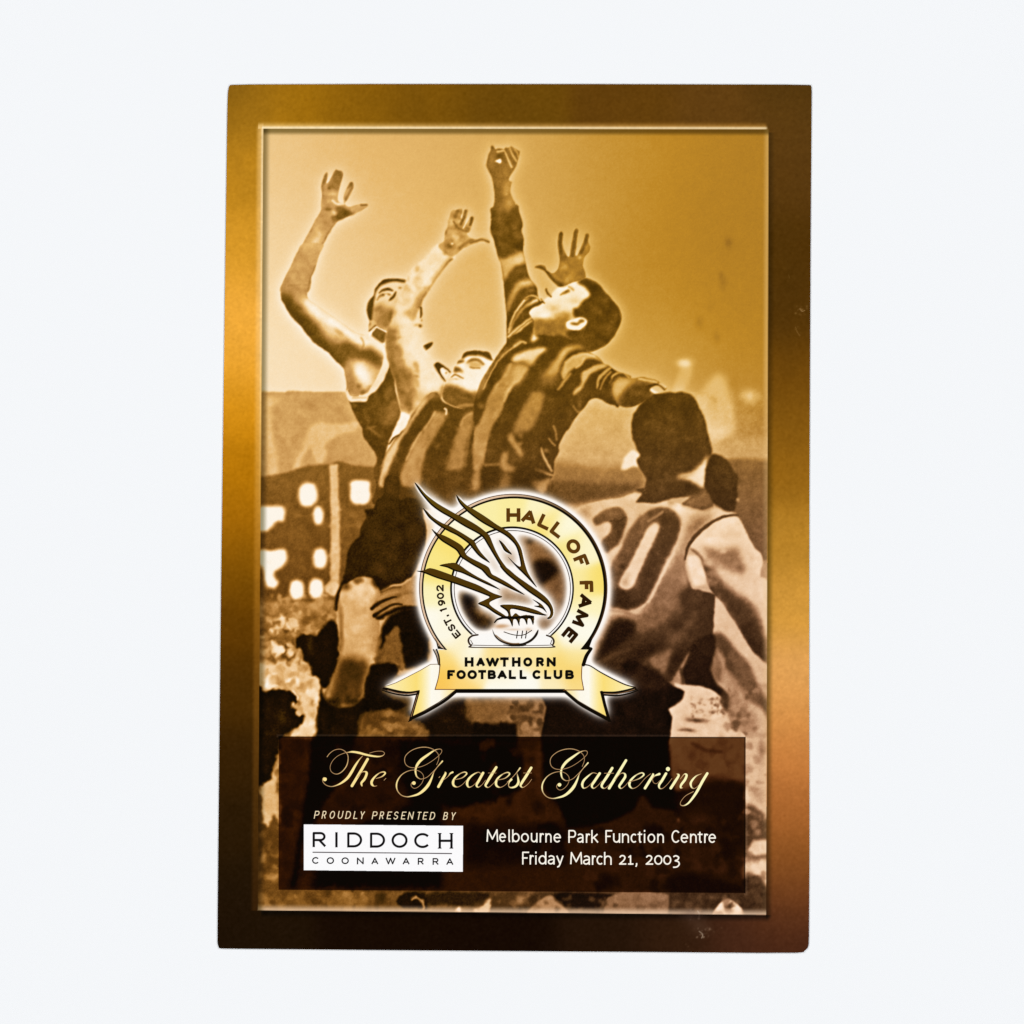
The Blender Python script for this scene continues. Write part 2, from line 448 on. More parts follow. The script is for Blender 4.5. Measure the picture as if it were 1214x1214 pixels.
    # far side of his neck and collar
    c.poly('F', [(612,800),(650,780),(705,768),(690,805),(650,835),(613,858)], .30, .8, P)

def paint_middle_player(c):
    P = MIDDLE_PLAYER
    # raised arm, shoulder
    c.poly(None, [(540,303),(533,311),(524,321),(515,334),(507.6,346),(501,356),(500,364),(494,374),(500,388),(501,400),(503,412),(512,424),(516,434),(525,450),(528,453),(525,465),(522,474),(518,466),(510,465),(505,472),(497,482),(488,494),(477,493),(472,470),(468,450),(461,430),(457,410),(458,395),(464,380),(468,365),(474,350),(482,330),(490,318),(505,303),(521,289)], .91, 1.6, P)
    c.poly('F', [(225,640),(330,590),(350,680),(340,770),(375,880),(430,1000),(490,1070),(480,1214),(450,1320),(240,1320),(230,950),(225,800)], .50, 7, clip=P)
    c.mottle('F', (260,620,400,1200), (.42,.5,.6), .5, 4, 40, clip=P, seed=28)
    c.poly('I', [(560,150),(640,180),(705,260),(725,400),(705,500),(650,560),(600,535),(565,420),(545,300)], .50, 6, clip=P)
    c.mottle('I', (550,100,760,520), (.42,.5,.62,.7), .5, 4, 40, clip=P, seed=21)
    c.blob('I', (690,500), (25,70), .36, .6, ang=10, clip=P)
    c.blob('I', (800,400), (60,80), .72, .6, clip=P)
    c.mottle('F', (380,180,640,520), (.80,.86,.72), .4, 4, 50, clip=P, seed=22)
    c.line('F', [(870,-20),(780,95),(705,195),(640,290),(585,375),(550,440),(515,540)], .64, [6,7,8,9,10,8,4], 6, clip=P, a=.8)
    c.line('F', [(880,-20),(790,95),(718,200),(653,295),(600,380),(570,430)], .46, [2.5,2.5,3,3.5,4,3], 3, clip=P, a=.9)
    c.mottle('F', (440,60,720,420), (.72,.80,.95), .5, 3, 40, clip=P, seed=29)
    c.blob('F', (560,400), (50,50), .66, .7, clip=P)
    c.blob('F', (330,480), (40,60), .58, .6, clip=P)
    c.blob('F', (480,480), (40,30), .72, .5, clip=P)
    c.blob('F', (640,140), (70,110), .94, .8, ang=35, clip=P)
    c.line('F', [(592,435),(592,490),(588,530)], .28, [2.5,2.6,1.5], 1)
    c.blob('F', (583,612), (20,20), .28, 1.0)
    c.blob('F', (600,560), (8,12), .45, .9)
    c.blob('F', (545,605), (25,20), .7, .7)
    # hand
    c.poly('B', [(485,1115),(530,1080),(540,1000),(560,960),(575,880),(600,800),(640,788),(695,780),(702,810),(688,860),(700,868),(720,795),(740,782),(757,790),(755,830),(735,900),(708,960),(718,962),(760,890),(790,850),(812,868),(800,930),(768,1000),(748,1012),(765,1042),(800,1060),(850,1062),(900,1045),(950,1070),(964,1098),(940,1105),(900,1090),(840,1105),(770,1130),(700,1165),(640,1215),(590,1230),(530,1190),(490,1150)], .70, .9, P)
    c.mottle('B', (540,800,760,1200), (.44,.52,.74,.82,.60), .7, 3.2, 70, clip=P, seed=23)
    c.line('B', [(735,800),(720,860),(690,920)], .44, 3.4, 1.5, clip=P)
    c.line('B', [(795,865),(780,930)], .40, 3.6, 1.2, clip=P)
    c.line('B', [(660,800),(640,850)], .48, 4, 2, clip=P)
    c.line('B', [(960,1098),(900,1070),(850,1080),(780,1100)], .44, [2.2,2.5,2.5,3], 1.5, clip=P)
    c.line('B', [(790,1075),(740,1100),(680,1150)], .50, 4, 3, clip=P)
    c.blob('B', (580,1130), (55,45), .34, .9, clip=P)
    c.blob('B', (550,1000), (18,40), .42, .8, clip=P)
    c.line('B', [(620,900),(660,960),(740,990)], .45, 2, 1.5, clip=P)
    c.blob('B', (605,1110), (16,14), .95, .9, clip=P)
    c.blob('B', (600,900), (25,50), .82, .7, clip=P)
    c.blob('B', (650,1000), (40,40), .74, .7, clip=P)
    c.blob('B', (480,1260), (60,50), .90, .9, clip=P)
    # head
    c.poly('J', [(330,250),(345,218),(372,195),(400,145),(460,125),(530,122),(640,140),(672,205),(700,230),(640,300),(580,400),(555,480),(540,540),(520,660),(430,680),(330,660),(220,610),(190,540),(205,470),(225,400),(270,350),(298,310),(305,280)], .95, .8, P)
    c.poly('J', [(368,192),(400,145),(460,125),(530,122),(640,140),(672,205),(655,218),(580,180),(520,168),(450,174),(390,198)], .30, 1.0, clip=P)
    c.poly('J', [(165,560),(195,480),(240,442),(330,462),(450,520),(560,545),(580,780),(430,780),(300,760),(190,690)], .38, 3, clip=P)
    c.blob('J', (420,580), (80,20), .52, .7, ang=15, clip=P)
    c.line('J', [(340,655),(420,640),(500,640)], .60, 3, 3, clip=P, a=.8)
    c.poly('J', [(325,250),(345,215),(400,212),(398,235),(360,248)], .36, 1.2, clip=P)
    c.line('J', [(430,240),(475,212),(535,210),(580,248)], .46, [2,3.6,4,2.5], 2.4, clip=P)
    c.poly('J', [(440,240),(490,225),(560,235),(575,262),(540,285),(480,285),(450,268)], .70, 2, clip=P, a=.9)
    c.blob('J', (500,255), (45,25), .74, .8, clip=P)
    c.line('J', [(462,280),(500,294),(548,290)], .54, 1.6, 1.6, clip=P)
    c.blob('J', (420,250), (25,40), .86, .7, clip=P)
    c.poly('J', [(298,318),(315,280),(345,288),(385,318),(380,332),(350,325),(320,335)], .38, 1.4, clip=P)
    c.line('J', [(280,374),(310,356),(345,364),(390,388)], .46, [1.2,1.8,1.8,1.0], 1.6, clip=P)
    c.blob('J', (320,395), (40,10), .70, .7, clip=P)
    c.blob('J', (260,400), (30,25), .74, .6, clip=P)
    c.poly('J', [(120,270),(148,235),(200,258),(272,322),(262,332),(205,290),(178,300),(192,350),(228,412),(205,402),(155,335)], .28, .9, P)
    c.poly('J', [(182,302),(205,292),(245,320),(240,345),(215,375),(195,350)], .94, 1.0, P)
    c.blob('J', (230,335), (10,10), .5, .9)
    # striped jumper
    c.poly(None, [(505,470),(512,465),(519,466),(523,472),(528,478),(545,484),(562,484),(562,505),(562,520),(556,550),(554,600),(450,600),(446,580),(451,562),(455,543),(463,529),(474,513),(487,494),(497,480)], .30, 1.0, P)
    c.poly('I', [(830,400),(900,366),(930,380),(870,430),(820,490),(760,565),(705,650),(645,745),(585,850),(545,960),(492,1080),(465,1240),(395,1240),(420,1080),(450,970),(520,850),(600,760),(680,640),(740,540),(780,450)], .79, 1.5, clip=P)
    c.poly('I', [(850,400),(900,366),(960,375),(970,410),(890,420),(850,450)], .50, 3, clip=P)
    c.poly('I', [(920,542),(1000,560),(1030,520),(1028,590),(990,680),(930,780),(870,870),(830,960),(800,1080),(780,1240),(595,1240),(620,1080),(660,980),(700,880),(760,780),(840,680),(890,600)], .61, 2, clip=P)
    c.line('I', [(920,545),(870,640),(780,760),(700,890),(650,1000)], .76, 2.2, 2, clip=P, a=.7)
    c.line('I', [(1016,515),(1030,530),(1028,570)], .90, 2.0, 1.2, clip=P)
    c.poly('J', [(495,700),(430,722),(380,790),(340,870),(310,980),(270,1090),(230,1240),(395,1240),(420,1100),(450,950),(485,830)], .55, 2.5, clip=P)
    c.line('J', [(470,720),(410,750),(370,830)], .70, 3, 2.5, clip=P, a=.7)
    c.line('J', [(440,960),(420,1100),(405,1214)], .44, 4, 3, clip=P, a=.7)
    c.poly('I', [(940,780),(1000,700),(1080,600),(1130,640),(1090,820),(1030,1000),(980,1214),(830,1214),(850,1050)], .27, 5, clip=P, a=.7)
    c.mottle(None, (450,470,562,600), (.24,.34,.50,.60), .28, 3, 90, clip=P, seed=24)
    c.poly('I', [(600,565),(640,555),(692,590),(645,690),(590,740),(545,790),(500,838),(485,838),(510,780),(560,670)], .95, 1.2, P)
    c.line('I', [(490,850),(530,800),(580,762)], .30, [1.5,2.5,1.5], 1.2)
    # shorts, thigh, knee, sock
    c.poly('N', [(580,1000),(575,930),(590,830),(620,760),(690,705),(750,690),(830,695),(870,740),(890,800),(875,880),(870,1000),(865,1214),(850,1240),(585,1240)], .80, 1.0, P)
    c.poly('O', [(580,-20),(592,280),(575,380),(550,480),(500,580),(478,625),(500,680),(570,722),(650,724),(740,685),(772,640),(770,560),(800,480),(812,400),(850,300),(872,150),(862,-20)], .78, 1.2, P)
    c.mottle('N', (590,720,860,1214), (.70,.74,.86,.84), .4, 4, 60, clip=P, seed=25)
    c.line('N', [(850,860),(845,1000),(835,1214)], .64, 9, 9, clip=P, a=.8)
    c.blob('N', (730,800), (90,80), .88, .7, clip=P)
    c.line('N', [(585,870),(600,1000),(600,1214)], .54, 4, 5, clip=P, a=.7)
    c.line('N', [(870,780),(872,1000),(862,1230)], .56, 4, 5, clip=P, a=.7)
    c.line('O', [(600,0),(605,280),(580,380)], .54, 4, 4, clip=P, a=.6)
    c.poly('O', [(585,385),(640,360),(720,370),(800,400),(800,460),(775,520),(765,640),(690,690),(580,695),(520,640),(560,520)], .30, 6, clip=P)
    c.blob('O', (680,430), (40,60), .24, .7, clip=P)
    c.blob('O', (690,580), (60,80), .38, .6, clip=P)
    c.line('O', [(550,490),(500,590),(490,640),(530,695),(620,715),(720,690),(765,640)], .50, 4, 3.5, clip=P, a=.8)
    c.poly('N', [(1020,130),(1080,120),(1150,140),(1185,200),(1215,350),(1205,480),(1150,620),(1095,715),(1040,742),(960,755),(892,792),(870,765),(830,705),(740,692),(690,710),(640,740),(610,752),(590,830),(572,935),(556,915),(570,820),(608,720),(638,620),(658,500),(700,430),(738,400),(750,330),(788,262),(778,212),(840,200),(858,140),(908,100),(925,-20),(1015,-20)], .185, 1.2, P)
    c.mottle('N', (620,140,1200,760), (.14,.20,.24), .5, 8, 50, clip=P, seed=26)
    c.poly('N', [(925,-40),(1015,-40),(1025,100),(920,110)], .24, 3, clip=P)
    c.poly('O', [(450,560),(480,645),(520,692),(600,722),(700,702),(772,652),(776,760),(742,870),(715,940),(640,1100),(600,1240),(370,1240),(400,930),(425,760),(440,640)], .115, 1.6, P)
    c.mottle('O', (420,640,760,940), (.09,.14,.18), .5, 5, 40, clip=P, seed=27)
    c.blob('O', (460,800), (30,60), .20, .6, clip=P)
    # hand at the thigh
    c.poly('N', [(1160,690),(1095,708),(1040,745),(960,758),(892,790),(880,830),(820,905),(832,930),(885,905),(835,965),(850,982),(905,970),(990,925),(1060,912),(1170,915)], .58, 1.2, P)
    c.blob('N', (1070,850), (80,50), .66, .8)
    c.line('N', [(862,985),(905,975),(990,930),(1060,914),(1150,914)], .14, [3,5,5,4,4], 3)
    c.line('N', [(960,760),(1040,742),(1100,706)], .74, 2.5, 2.5)
    c.line('N', [(1000,838),(1060,810),(1120,800)], .46, 3, 4, a=.7)
    c.line('N', [(825,918),(880,875),(960,845),(1000,835)], .20, [4,4,2.5,1.2], 1.5)
    c.line('N', [(842,972),(910,925),(990,888),(1040,890)], .20, [4,3,2.5,1.5], 1.5)
    c.line('N', [(890,800),(960,775),(1030,765)], .40, 2.5, 2, a=.8)
    c.line('N', [(870,850),(940,815),(1010,800)], .66, 3, 2, a=.8)

def paint_top_player(c):
    P = TOP_PLAYER
    # raised sleeve and shoulder
    c.poly('G', [(178,-30),(300,-40),(425,-55),(442,10),(475,120),(463,190),(485,260),(482,380),(508,500),(525,580),(545,640),(605,720),(620,790),(640,850),(700,900),(700,1300),(360,1300),(325,1170),(325,1000),(310,850),(292,650),(270,500),(240,430),(210,300),(174,190),(175,120),(177,50)], .34, .8, P)
    c.mottle('G', (180,0,480,480), (.26,.30,.40,.44), .5, 4, 60, clip=P, seed=31)
    c.poly('G', [(330,270),(400,220),(470,190),(485,260),(420,270),(350,285)], .50, 4, clip=P, a=.7)
    c.blob('G', (430,90), (40,60), .46, .6, clip=P)
    c.poly('G', [(240,430),(290,460),(350,430),(430,400),(482,385),(500,450),(510,502),(440,520),(380,555),(320,640),(300,700),(280,580)], .70, 2, clip=P)
    c.poly('G', [(330,500),(400,455),(480,410),(505,470),(430,490)], .86, 4, clip=P)
    c.poly('G', [(300,720),(330,630),(390,550),(450,520),(520,505),(545,640),(480,640),(410,690),(360,770),(325,880)], .34, 2, clip=P)
    c.blob('G', (470,570), (60,40), .42, .7, clip=P)
    c.poly('G', [(325,990),(335,870),(380,750),(440,665),(535,640),(605,712),(560,715),(480,730),(415,800),(375,880),(335,990)], .68, 2.5, clip=P)
    c.blob('G', (500,680), (70,20), .84, .7, ang=-10, clip=P)
    c.poly('G', [(328,1010),(370,895),(430,790),(500,735),(590,720),(620,800),(560,790),(500,812),(430,905),(390,1000),(340,1120)], .32, 2, clip=P)
    c.blob('G', (560,755), (40,22), .46, .7, clip=P)
    c.line('G', [(345,1120),(390,1000),(450,900),(510,830),(570,805),(630,830)], .82, [2,2.5,2.5,3,2.5,2], 2, clip=P)
    c.line('G', [(500,835),(560,815),(625,845)], .36, 2, 1.2, clip=P)
    c.line('G', [(345,1150),(400,1040),(470,940),(550,880),(610,850)], .84, [2,2.2,3,4,4], 2.5, clip=P)
    c.poly('G', [(360,1120),(420,1010),(500,910),(590,890),(560,930),(545,1000),(450,1060)], .32, 2.5, clip=P)
    c.line('G', [(340,1190),(430,1110),(550,1020)], .78, 2.8, 2, clip=P)
    c.line('G', [(360,1214),(450,1130),(560,1050)], .84, 2.8, 2, clip=P)
    c.poly('G', [(380,1214),(450,1150),(570,1070),(590,1130),(560,1214)], .30, 2, clip=P)
    # fist and wrist
    c.poly('C', [(258,225),(263,175),(288,153),(312,175),(335,205),(370,190),(420,198),(450,205),(480,180),(510,185),(540,178),(560,163),(580,175),(620,190),(650,215),(682,240),(677,300),(658,360),(640,420),(600,500),(550,580),(525,632),(532,662),(562,680),(552,740),(542,800),(562,880),(602,960),(622,1005),(640,1000),(655,1060),(672,1140),(690,1214),(620,1225),(400,1220),(272,1214),(272,1130),(277,1060),(302,1020),(320,900),(310,780),(290,650),(260,570),(205,450),(220,330),(235,270)], .43, .8, P)
    c.blob('C', (290,330), (45,110), .52, .7, clip=P)
    c.blob('C', (400,520), (120,70), .38, .7, clip=P)
    c.blob('C', (390,305), (55,45), .30, .7, clip=P)
    c.poly('C', [(322,382),(360,360),(397,343),(420,378),(408,412),(360,395)], .99, .8, clip=P)
    c.line('C', [(455,215),(490,290),(520,370),(565,460)], .76, [1.2,1.8,2.4,2.4], 1.5, clip=P)
    c.line('C', [(545,185),(580,290),(635,385)], .74, [1.2,2.2,2.2], 1.8, clip=P)
    c.line('C', [(605,180),(645,250),(665,330)], .68, 2.0, 2, clip=P)
    c.line('C', [(360,240),(400,230),(440,225)], .74, 2.5, 1.5, clip=P)
    c.blob('C', (385,200), (40,12), .36, .8, clip=P)
    c.poly('C', [(455,690),(530,660),(560,680),(545,790),(500,860),(450,830)], .60, 2.5, clip=P)
    c.poly('C', [(480,880),(560,870),(620,1000),(570,1090),(520,1115),(470,1010)], .58, 3, clip=P)
    c.blob('C', (490,850), (30,22), .72, .8, clip=P)
    c.poly('C', [(270,1080),(330,1060),(420,1120),(530,1120),(640,1010),(672,1140),(690,1214),(500,1225),(272,1214)], .34, 3, clip=P)
    # open hand behind the head
    c.poly('D', [(175,530),(220,510),(270,518),(292,560),(340,590),(380,570),(402,530),(412,470),(402,400),(390,320),(400,230),(425,198),(446,220),(440,300),(452,370),(488,432),(506,420),(515,350),(530,270),(546,200),(566,163),(592,185),(577,260),(570,350),(560,415),(580,420),(610,350),(640,280),(655,220),(682,213),(692,240),(682,290),(702,340),(690,390),(655,430),(640,470),(632,520),(652,580),(655,640),(590,670),(520,690),(440,718),(400,720),(360,680),(310,630),(270,570),(230,550)], .54, .8, P)
    c.line('D', [(424,220),(415,300),(425,400)], .38, 4, 1.5, clip=P)
    c.line('D', [(568,190),(550,290),(530,420)], .40, 4.5, 1.5, clip=P)
    c.line('D', [(665,235),(650,320),(610,400)], .40, 4, 1.5, clip=P)
    c.blob('D', (660,350), (14,30), .62, .7, clip=P)
    c.blob('D', (605,445), (22,18), .76, .8, clip=P)
    c.blob('D', (455,540), (40,45), .80, .8, clip=P)
    c.blob('D', (500,600), (60,40), .66, .7, clip=P)
    c.blob('D', (480,660), (30,35), .74, .7, clip=P)
    c.blob('D', (320,555), (40,22), .80, .7, clip=P)
    c.line('D', [(180,532),(230,528),(290,580),(360,660),(420,705)], .32, [2,3.5,4,5,6], 3, clip=P, a=.85)
    c.blob('D', (620,600), (30,40), .38, .7, clip=P)
    c.mottle('D', (410,430,650,660), (.4,.56,.6), .4, 3, 25, clip=P, seed=32)
    # head
    c.poly('D', [(122,965),(148,922),(215,893),(250,872),(285,825),(330,805),(345,770),(390,726),(450,719),(520,686),(590,662),(650,630),(720,648),(800,700),(850,770),(920,850),(972,910),(1002,1000),(982,1080),(930,1180),(860,1270),(700,1340),(640,1300),(500,1260),(180,1180),(170,1060),(140,1005)], .94, .8, P)
    c.poly('D', [(150,1005),(240,1035),(330,1030),(420,975),(530,985),(540,1010),(470,1060),(480,1110),(540,1200),(480,1300),(180,1230),(170,1080)], .48, 4.5, clip=P)
    c.mottle('D', (180,1040,460,1214), (.40,.46,.56,.62), .5, 4, 40, clip=P, seed=33)
    c.blob('D', (350,920), (70,50), .78, .7, clip=P)
    c.blob('D', (430,990), (70,35), .66, .7, clip=P)
    c.blob('D', (560,850), (60,40), .80, .6, clip=P)
    c.blob('D', (230,990), (100,25), .97, .7, clip=P)
    c.line('D', [(420,800),(450,780),(500,755)], .55, [1.5,3,3], 2, clip=P)
    c.blob('D', (478,762), (24,10), .42, .9, ang=-20, clip=P)
    c.line('D', [(500,718),(530,735),(540,745)], .62, 2, 2, clip=P, a=.8)
    c.poly('D', [(590,662),(650,630),(720,648),(800,700),(850,770),(920,850),(972,910),(1002,1000),(982,1080),(930,1180),(860,1270),(700,1340),(640,1300),(540,1240),(470,1160),(540,1120),(620,1120),(660,1080),(665,1040),(630,1010),(560,1012),(540,935),(590,915),(625,860),(690,810),(695,772),(640,715),(585,680)], .315, 1.6, clip=P)
    c.blob('D', (770,950), (50,70), .42, .8, clip=P)
    c.blob('D', (850,1100), (60,60), .40, .6, clip=P)
    c.mottle('D', (720,680,1000,1214), (.25,.29,.38), .45, 5, 50, clip=P, seed=34)
    c.poly('D', [(468,1080),(490,1042),(550,1025),(600,1010),(650,1020),(671,1050),(650,1090),(600,1126),(540,1132),(488,1112)], .96, .8, clip=P)
    c.poly('D', [(508,1068),(540,1058),(580,1060),(605,1035),(640,1032),(645,1045),(605,1058),(580,1082),(530,1075)], .34, 1.0, clip=P)
    c.line('D', [(283,745),(300,785),(328,810)], .30, [2,2.6,1.6], 1)
    c.line('D', [(238,833),(250,855),(265,876)], .36, [1.6,2,1.2], 1)
    c.poly(None, [(636,398),(662,400),(686,406),(696,414),(690,420),(660,418),(636,414)], .30, 1.2, P)
    # body of the jumper
    c.poly(None, [(606,399),(598,410),(588,424),(578,439),(570,453),(566,465),(562.6,475),(561.4,488),(561.4,520),(555,550),(552,606),(662,606),(655,590),(652,574),(656,560),(658,546),(663,536),(663,527),(669,515),(675,506),(686,490),(693.4,482.7),(698.4,475.2),(705.9,472),(712,473.3),(719.7,478.3),(728,480.5),(734,482),(740,460),(748,448),(743.5,444),(732,440),(722,434),(716,431),(709.7,424),(699.6,417.6),(692,414),(682,409.5),(672,410),(660,408),(648,409),(638,404),(629.5,403),(618,394)], .30, .9, P)
    c.mottle(None, (556,396,740,604), (.25,.34,.38), .4, 3.5, 130, clip=P, seed=35)
    c.poly('H', [(140,440),(160,370),(180,360),(200,400),(240,410),(330,400),(400,380),(480,400),(600,470),(480,480),(290,500),(120,500),(0,560),(0,500)], .30, 1.5, clip=P)
    c.poly('H', [(142,420),(165,355),(190,390),(210,410),(165,445)], .92, 1.6, clip=P)
    c.line('H', [(-20,480),(40,440),(90,450)], .72, 2.5, 2, clip=P)
    c.poly('J', [(855,195),(1000,122),(1185,104),(1110,185),(1040,262),(960,242),(880,245)], .78, 2.2, clip=P)
    c.poly('J', [(860,215),(940,215),(1010,240),(960,262),(880,250)], .46, 3.5, clip=P)
    c.poly('J', [(830,245),(960,262),(1000,290),(920,400),(840,490),(790,600),(750,720),(690,800),(650,900),(605,1090),(590,1240),(490,1240),(492,900),(540,820),(590,700),(620,590),(680,480),(760,380),(800,290)], .61, 1.2, clip=P)
    c.mottle('J', (500,300,960,1150), (.52,.58,.68,.72), .35, 3, 60, clip=P, seed=36)
    c.poly('J', [(1180,140),(1060,280),(960,420),(860,520),(800,640),(760,740),(700,830),(660,920),(620,1090),(600,1240),(740,1240),(780,1060),(850,900),(900,800),(950,690),(1020,580),(1080,500),(1180,330)], .31, 2, clip=P)
    c.line('J', [(990,300),(900,410),(820,500),(780,600)], .80, [3,4,4,2], 4, clip=P, a=.7)
    c.line('J', [(840,250),(800,340),(700,470)], .72, 3, 3, clip=P, a=.6)
    c.poly('J', [(960,40),(900,30),(820,110),(720,220),(660,300),(600,430),(550,540),(530,580),(540,480),(580,380),(640,290),(740,170),(850,70)], .62, 2.5, clip=P)
    c.line('J', [(940,50),(820,130),(720,230),(640,370),(580,490)], .78, 1.6, 1.4, clip=P, a=.8)
    c.poly('J', [(1060,530),(1135,540),(1115,680),(1055,780),(1005,880),(930,905),(855,905),(900,800),(950,700),(1010,590)], .52, 2.5, clip=P)
    c.poly('H', [(520,480),(600,478),(662,518),(580,502),(500,545),(450,605),(400,690),(375,750),(300,760),(250,790),(330,670),(400,570),(460,500)], .80, 2.5, clip=P)
    c.poly('H', [(400,560),(340,680),(270,760),(220,830),(300,850),(375,790),(390,650)], .56, 5, clip=P, a=.8)
    c.poly('H', [(-20,570),(60,550),(140,520),(290,503),(200,570),(150,625),(80,605),(-20,630)], .86, 2, clip=P)
    c.poly('H', [(-20,690),(80,680),(110,700),(60,800),(-20,850)], .74, 3, clip=P)
    c.poly('H', [(425,730),(470,630),(540,575),(650,543),(760,573),(830,640),(740,602),(660,605),(590,660),(545,690),(490,740),(450,800)], .72, 1.2, clip=P)
    c.line('H', [(570,680),(620,640),(640,600)], .80, 3, 3.5, clip=P)
    c.line('H', [(470,640),(540,585),(640,552),(740,568)], .82, 3, 3, clip=P, a=.8)
    c.line('H', [(640,740),(720,690),(830,662)], .84, 3, 3, clip=P, a=.8)
    c.line('H', [(402,890),(450,820),(515,740)], .66, [2.5,3.5,1.5], 3, clip=P)
    c.poly('H', [(545,945),(560,890),(612,840),(612,750),(680,700),(770,652),(850,655),(870,675),(780,705),(700,755),(640,850),(600,910)], .73, 1.2, clip=P)
    c.line('H', [(765,880),(785,790),(830,735),(890,690)], .66, [2,3.5,4,3], 1.6, clip=P)
    c.line('H', [(800,890),(840,790),(895,725)], .62, 2, 1.8, clip=P)
    c.line('H', [(885,820),(925,755),(1000,730),(1070,775)], .70, 2.2, 1.6, clip=P)
    c.line('H', [(885,800),(830,880),(800,960)], .27, 5, 3, clip=P, a=.7)
    c.poly('H', [(140,950),(220,918),(262,950),(220,1060),(160,1240),(10,1240),(60,1090)], .58, 3, clip=P)
    c.blob('H', (600,1040), (25,60), .5, .7, clip=P)
    c.line('H', [(540,1050),(580,1100),(620,1100)], .58, 2.2, 2, clip=P, a=.8)
    c.poly('K', [(400,400),(430,345),(480,430),(530,510),(535,575),(490,540),(450,470)], .64, 2, clip=P)
    c.poly('K', [(325,630),(350,540),(400,525),(405,580),(385,625),(470,680),(420,725),(340,690)], .60, 2, clip=P)
    c.blob('K', (450,580), (50,60), .36, .7, clip=P)
    c.poly('K', [(310,860),(370,730),(420,720),(440,800),(380,870)], .44, 3, clip=P)
    c.line('K', [(715,490),(740,580),(812,700)], .72, [1.5,2.8,2.8], 2.2)
    c.line('K', [(790,400),(820,435),(852,465)], .64, 1.8, 2)
    c.line('K', [(835,280),(855,340),(862,410)], .56, 2, 2.2)
    c.line('K', [(668,690),(740,722),(822,745)], .66, [4,4,2.5], 2.8)
    c.blob('K', (760,510), (30,25), .56, .8, clip=P)
    c.poly('K', [(605,825),(650,790),(740,785),(800,770),(795,830),(745,915),(690,900),(650,850)], .62, 2, clip=P)
    c.poly('K', [(800,900),(825,800),(880,940),(870,990),(800,960)], .34, 1.5, P)
    c.poly('K', [(140,680),(200,650),(310,660),(310,850),(280,880),(140,880)], .24, 3, clip=P)
    c.poly('K', [(430,760),(540,620),(660,640),(760,760),(600,850),(440,880)], .24, 5, clip=P, a=.8)
    c.poly('K', [(80,720),(130,700),(135,860),(60,880)], .56, 2.5, clip=P)
    c.line('K', [(190,650),(320,640)], .46, 3, 3, clip=P)
    # outstretched hand
    c.poly('L', [(150,235),(185,163),(250,160),(300,163),(350,153),(440,172),(480,195),(518,225),(500,246),(462,212),(405,235),(445,282),(405,292),(330,340),(250,362),(190,342),(165,290)], .52, .9, P)
    c.poly('L', [(152,232),(186,167),(280,164),(320,183),(255,205),(218,240),(200,295),(175,305)], .78, 4, clip=P)
    c.poly('L', [(195,320),(250,230),(320,200),(420,215),(400,290),(330,342),(250,362),(190,342)], .32, 3, clip=P)
    c.line('L', [(330,168),(400,178),(450,190)], .76, 3, 2, clip=P)
    c.line('L', [(400,215),(455,205),(500,245)], .28, 2.5, 1.5, clip=P)
    c.line('L', [(412,242),(450,265)], .84, 3.2, 2)
    c.line('L', [(475,200),(510,222)], .80, 2.4, 1.8)
    c.blob('L', (330,260), (60,20), .42, .6, clip=P)

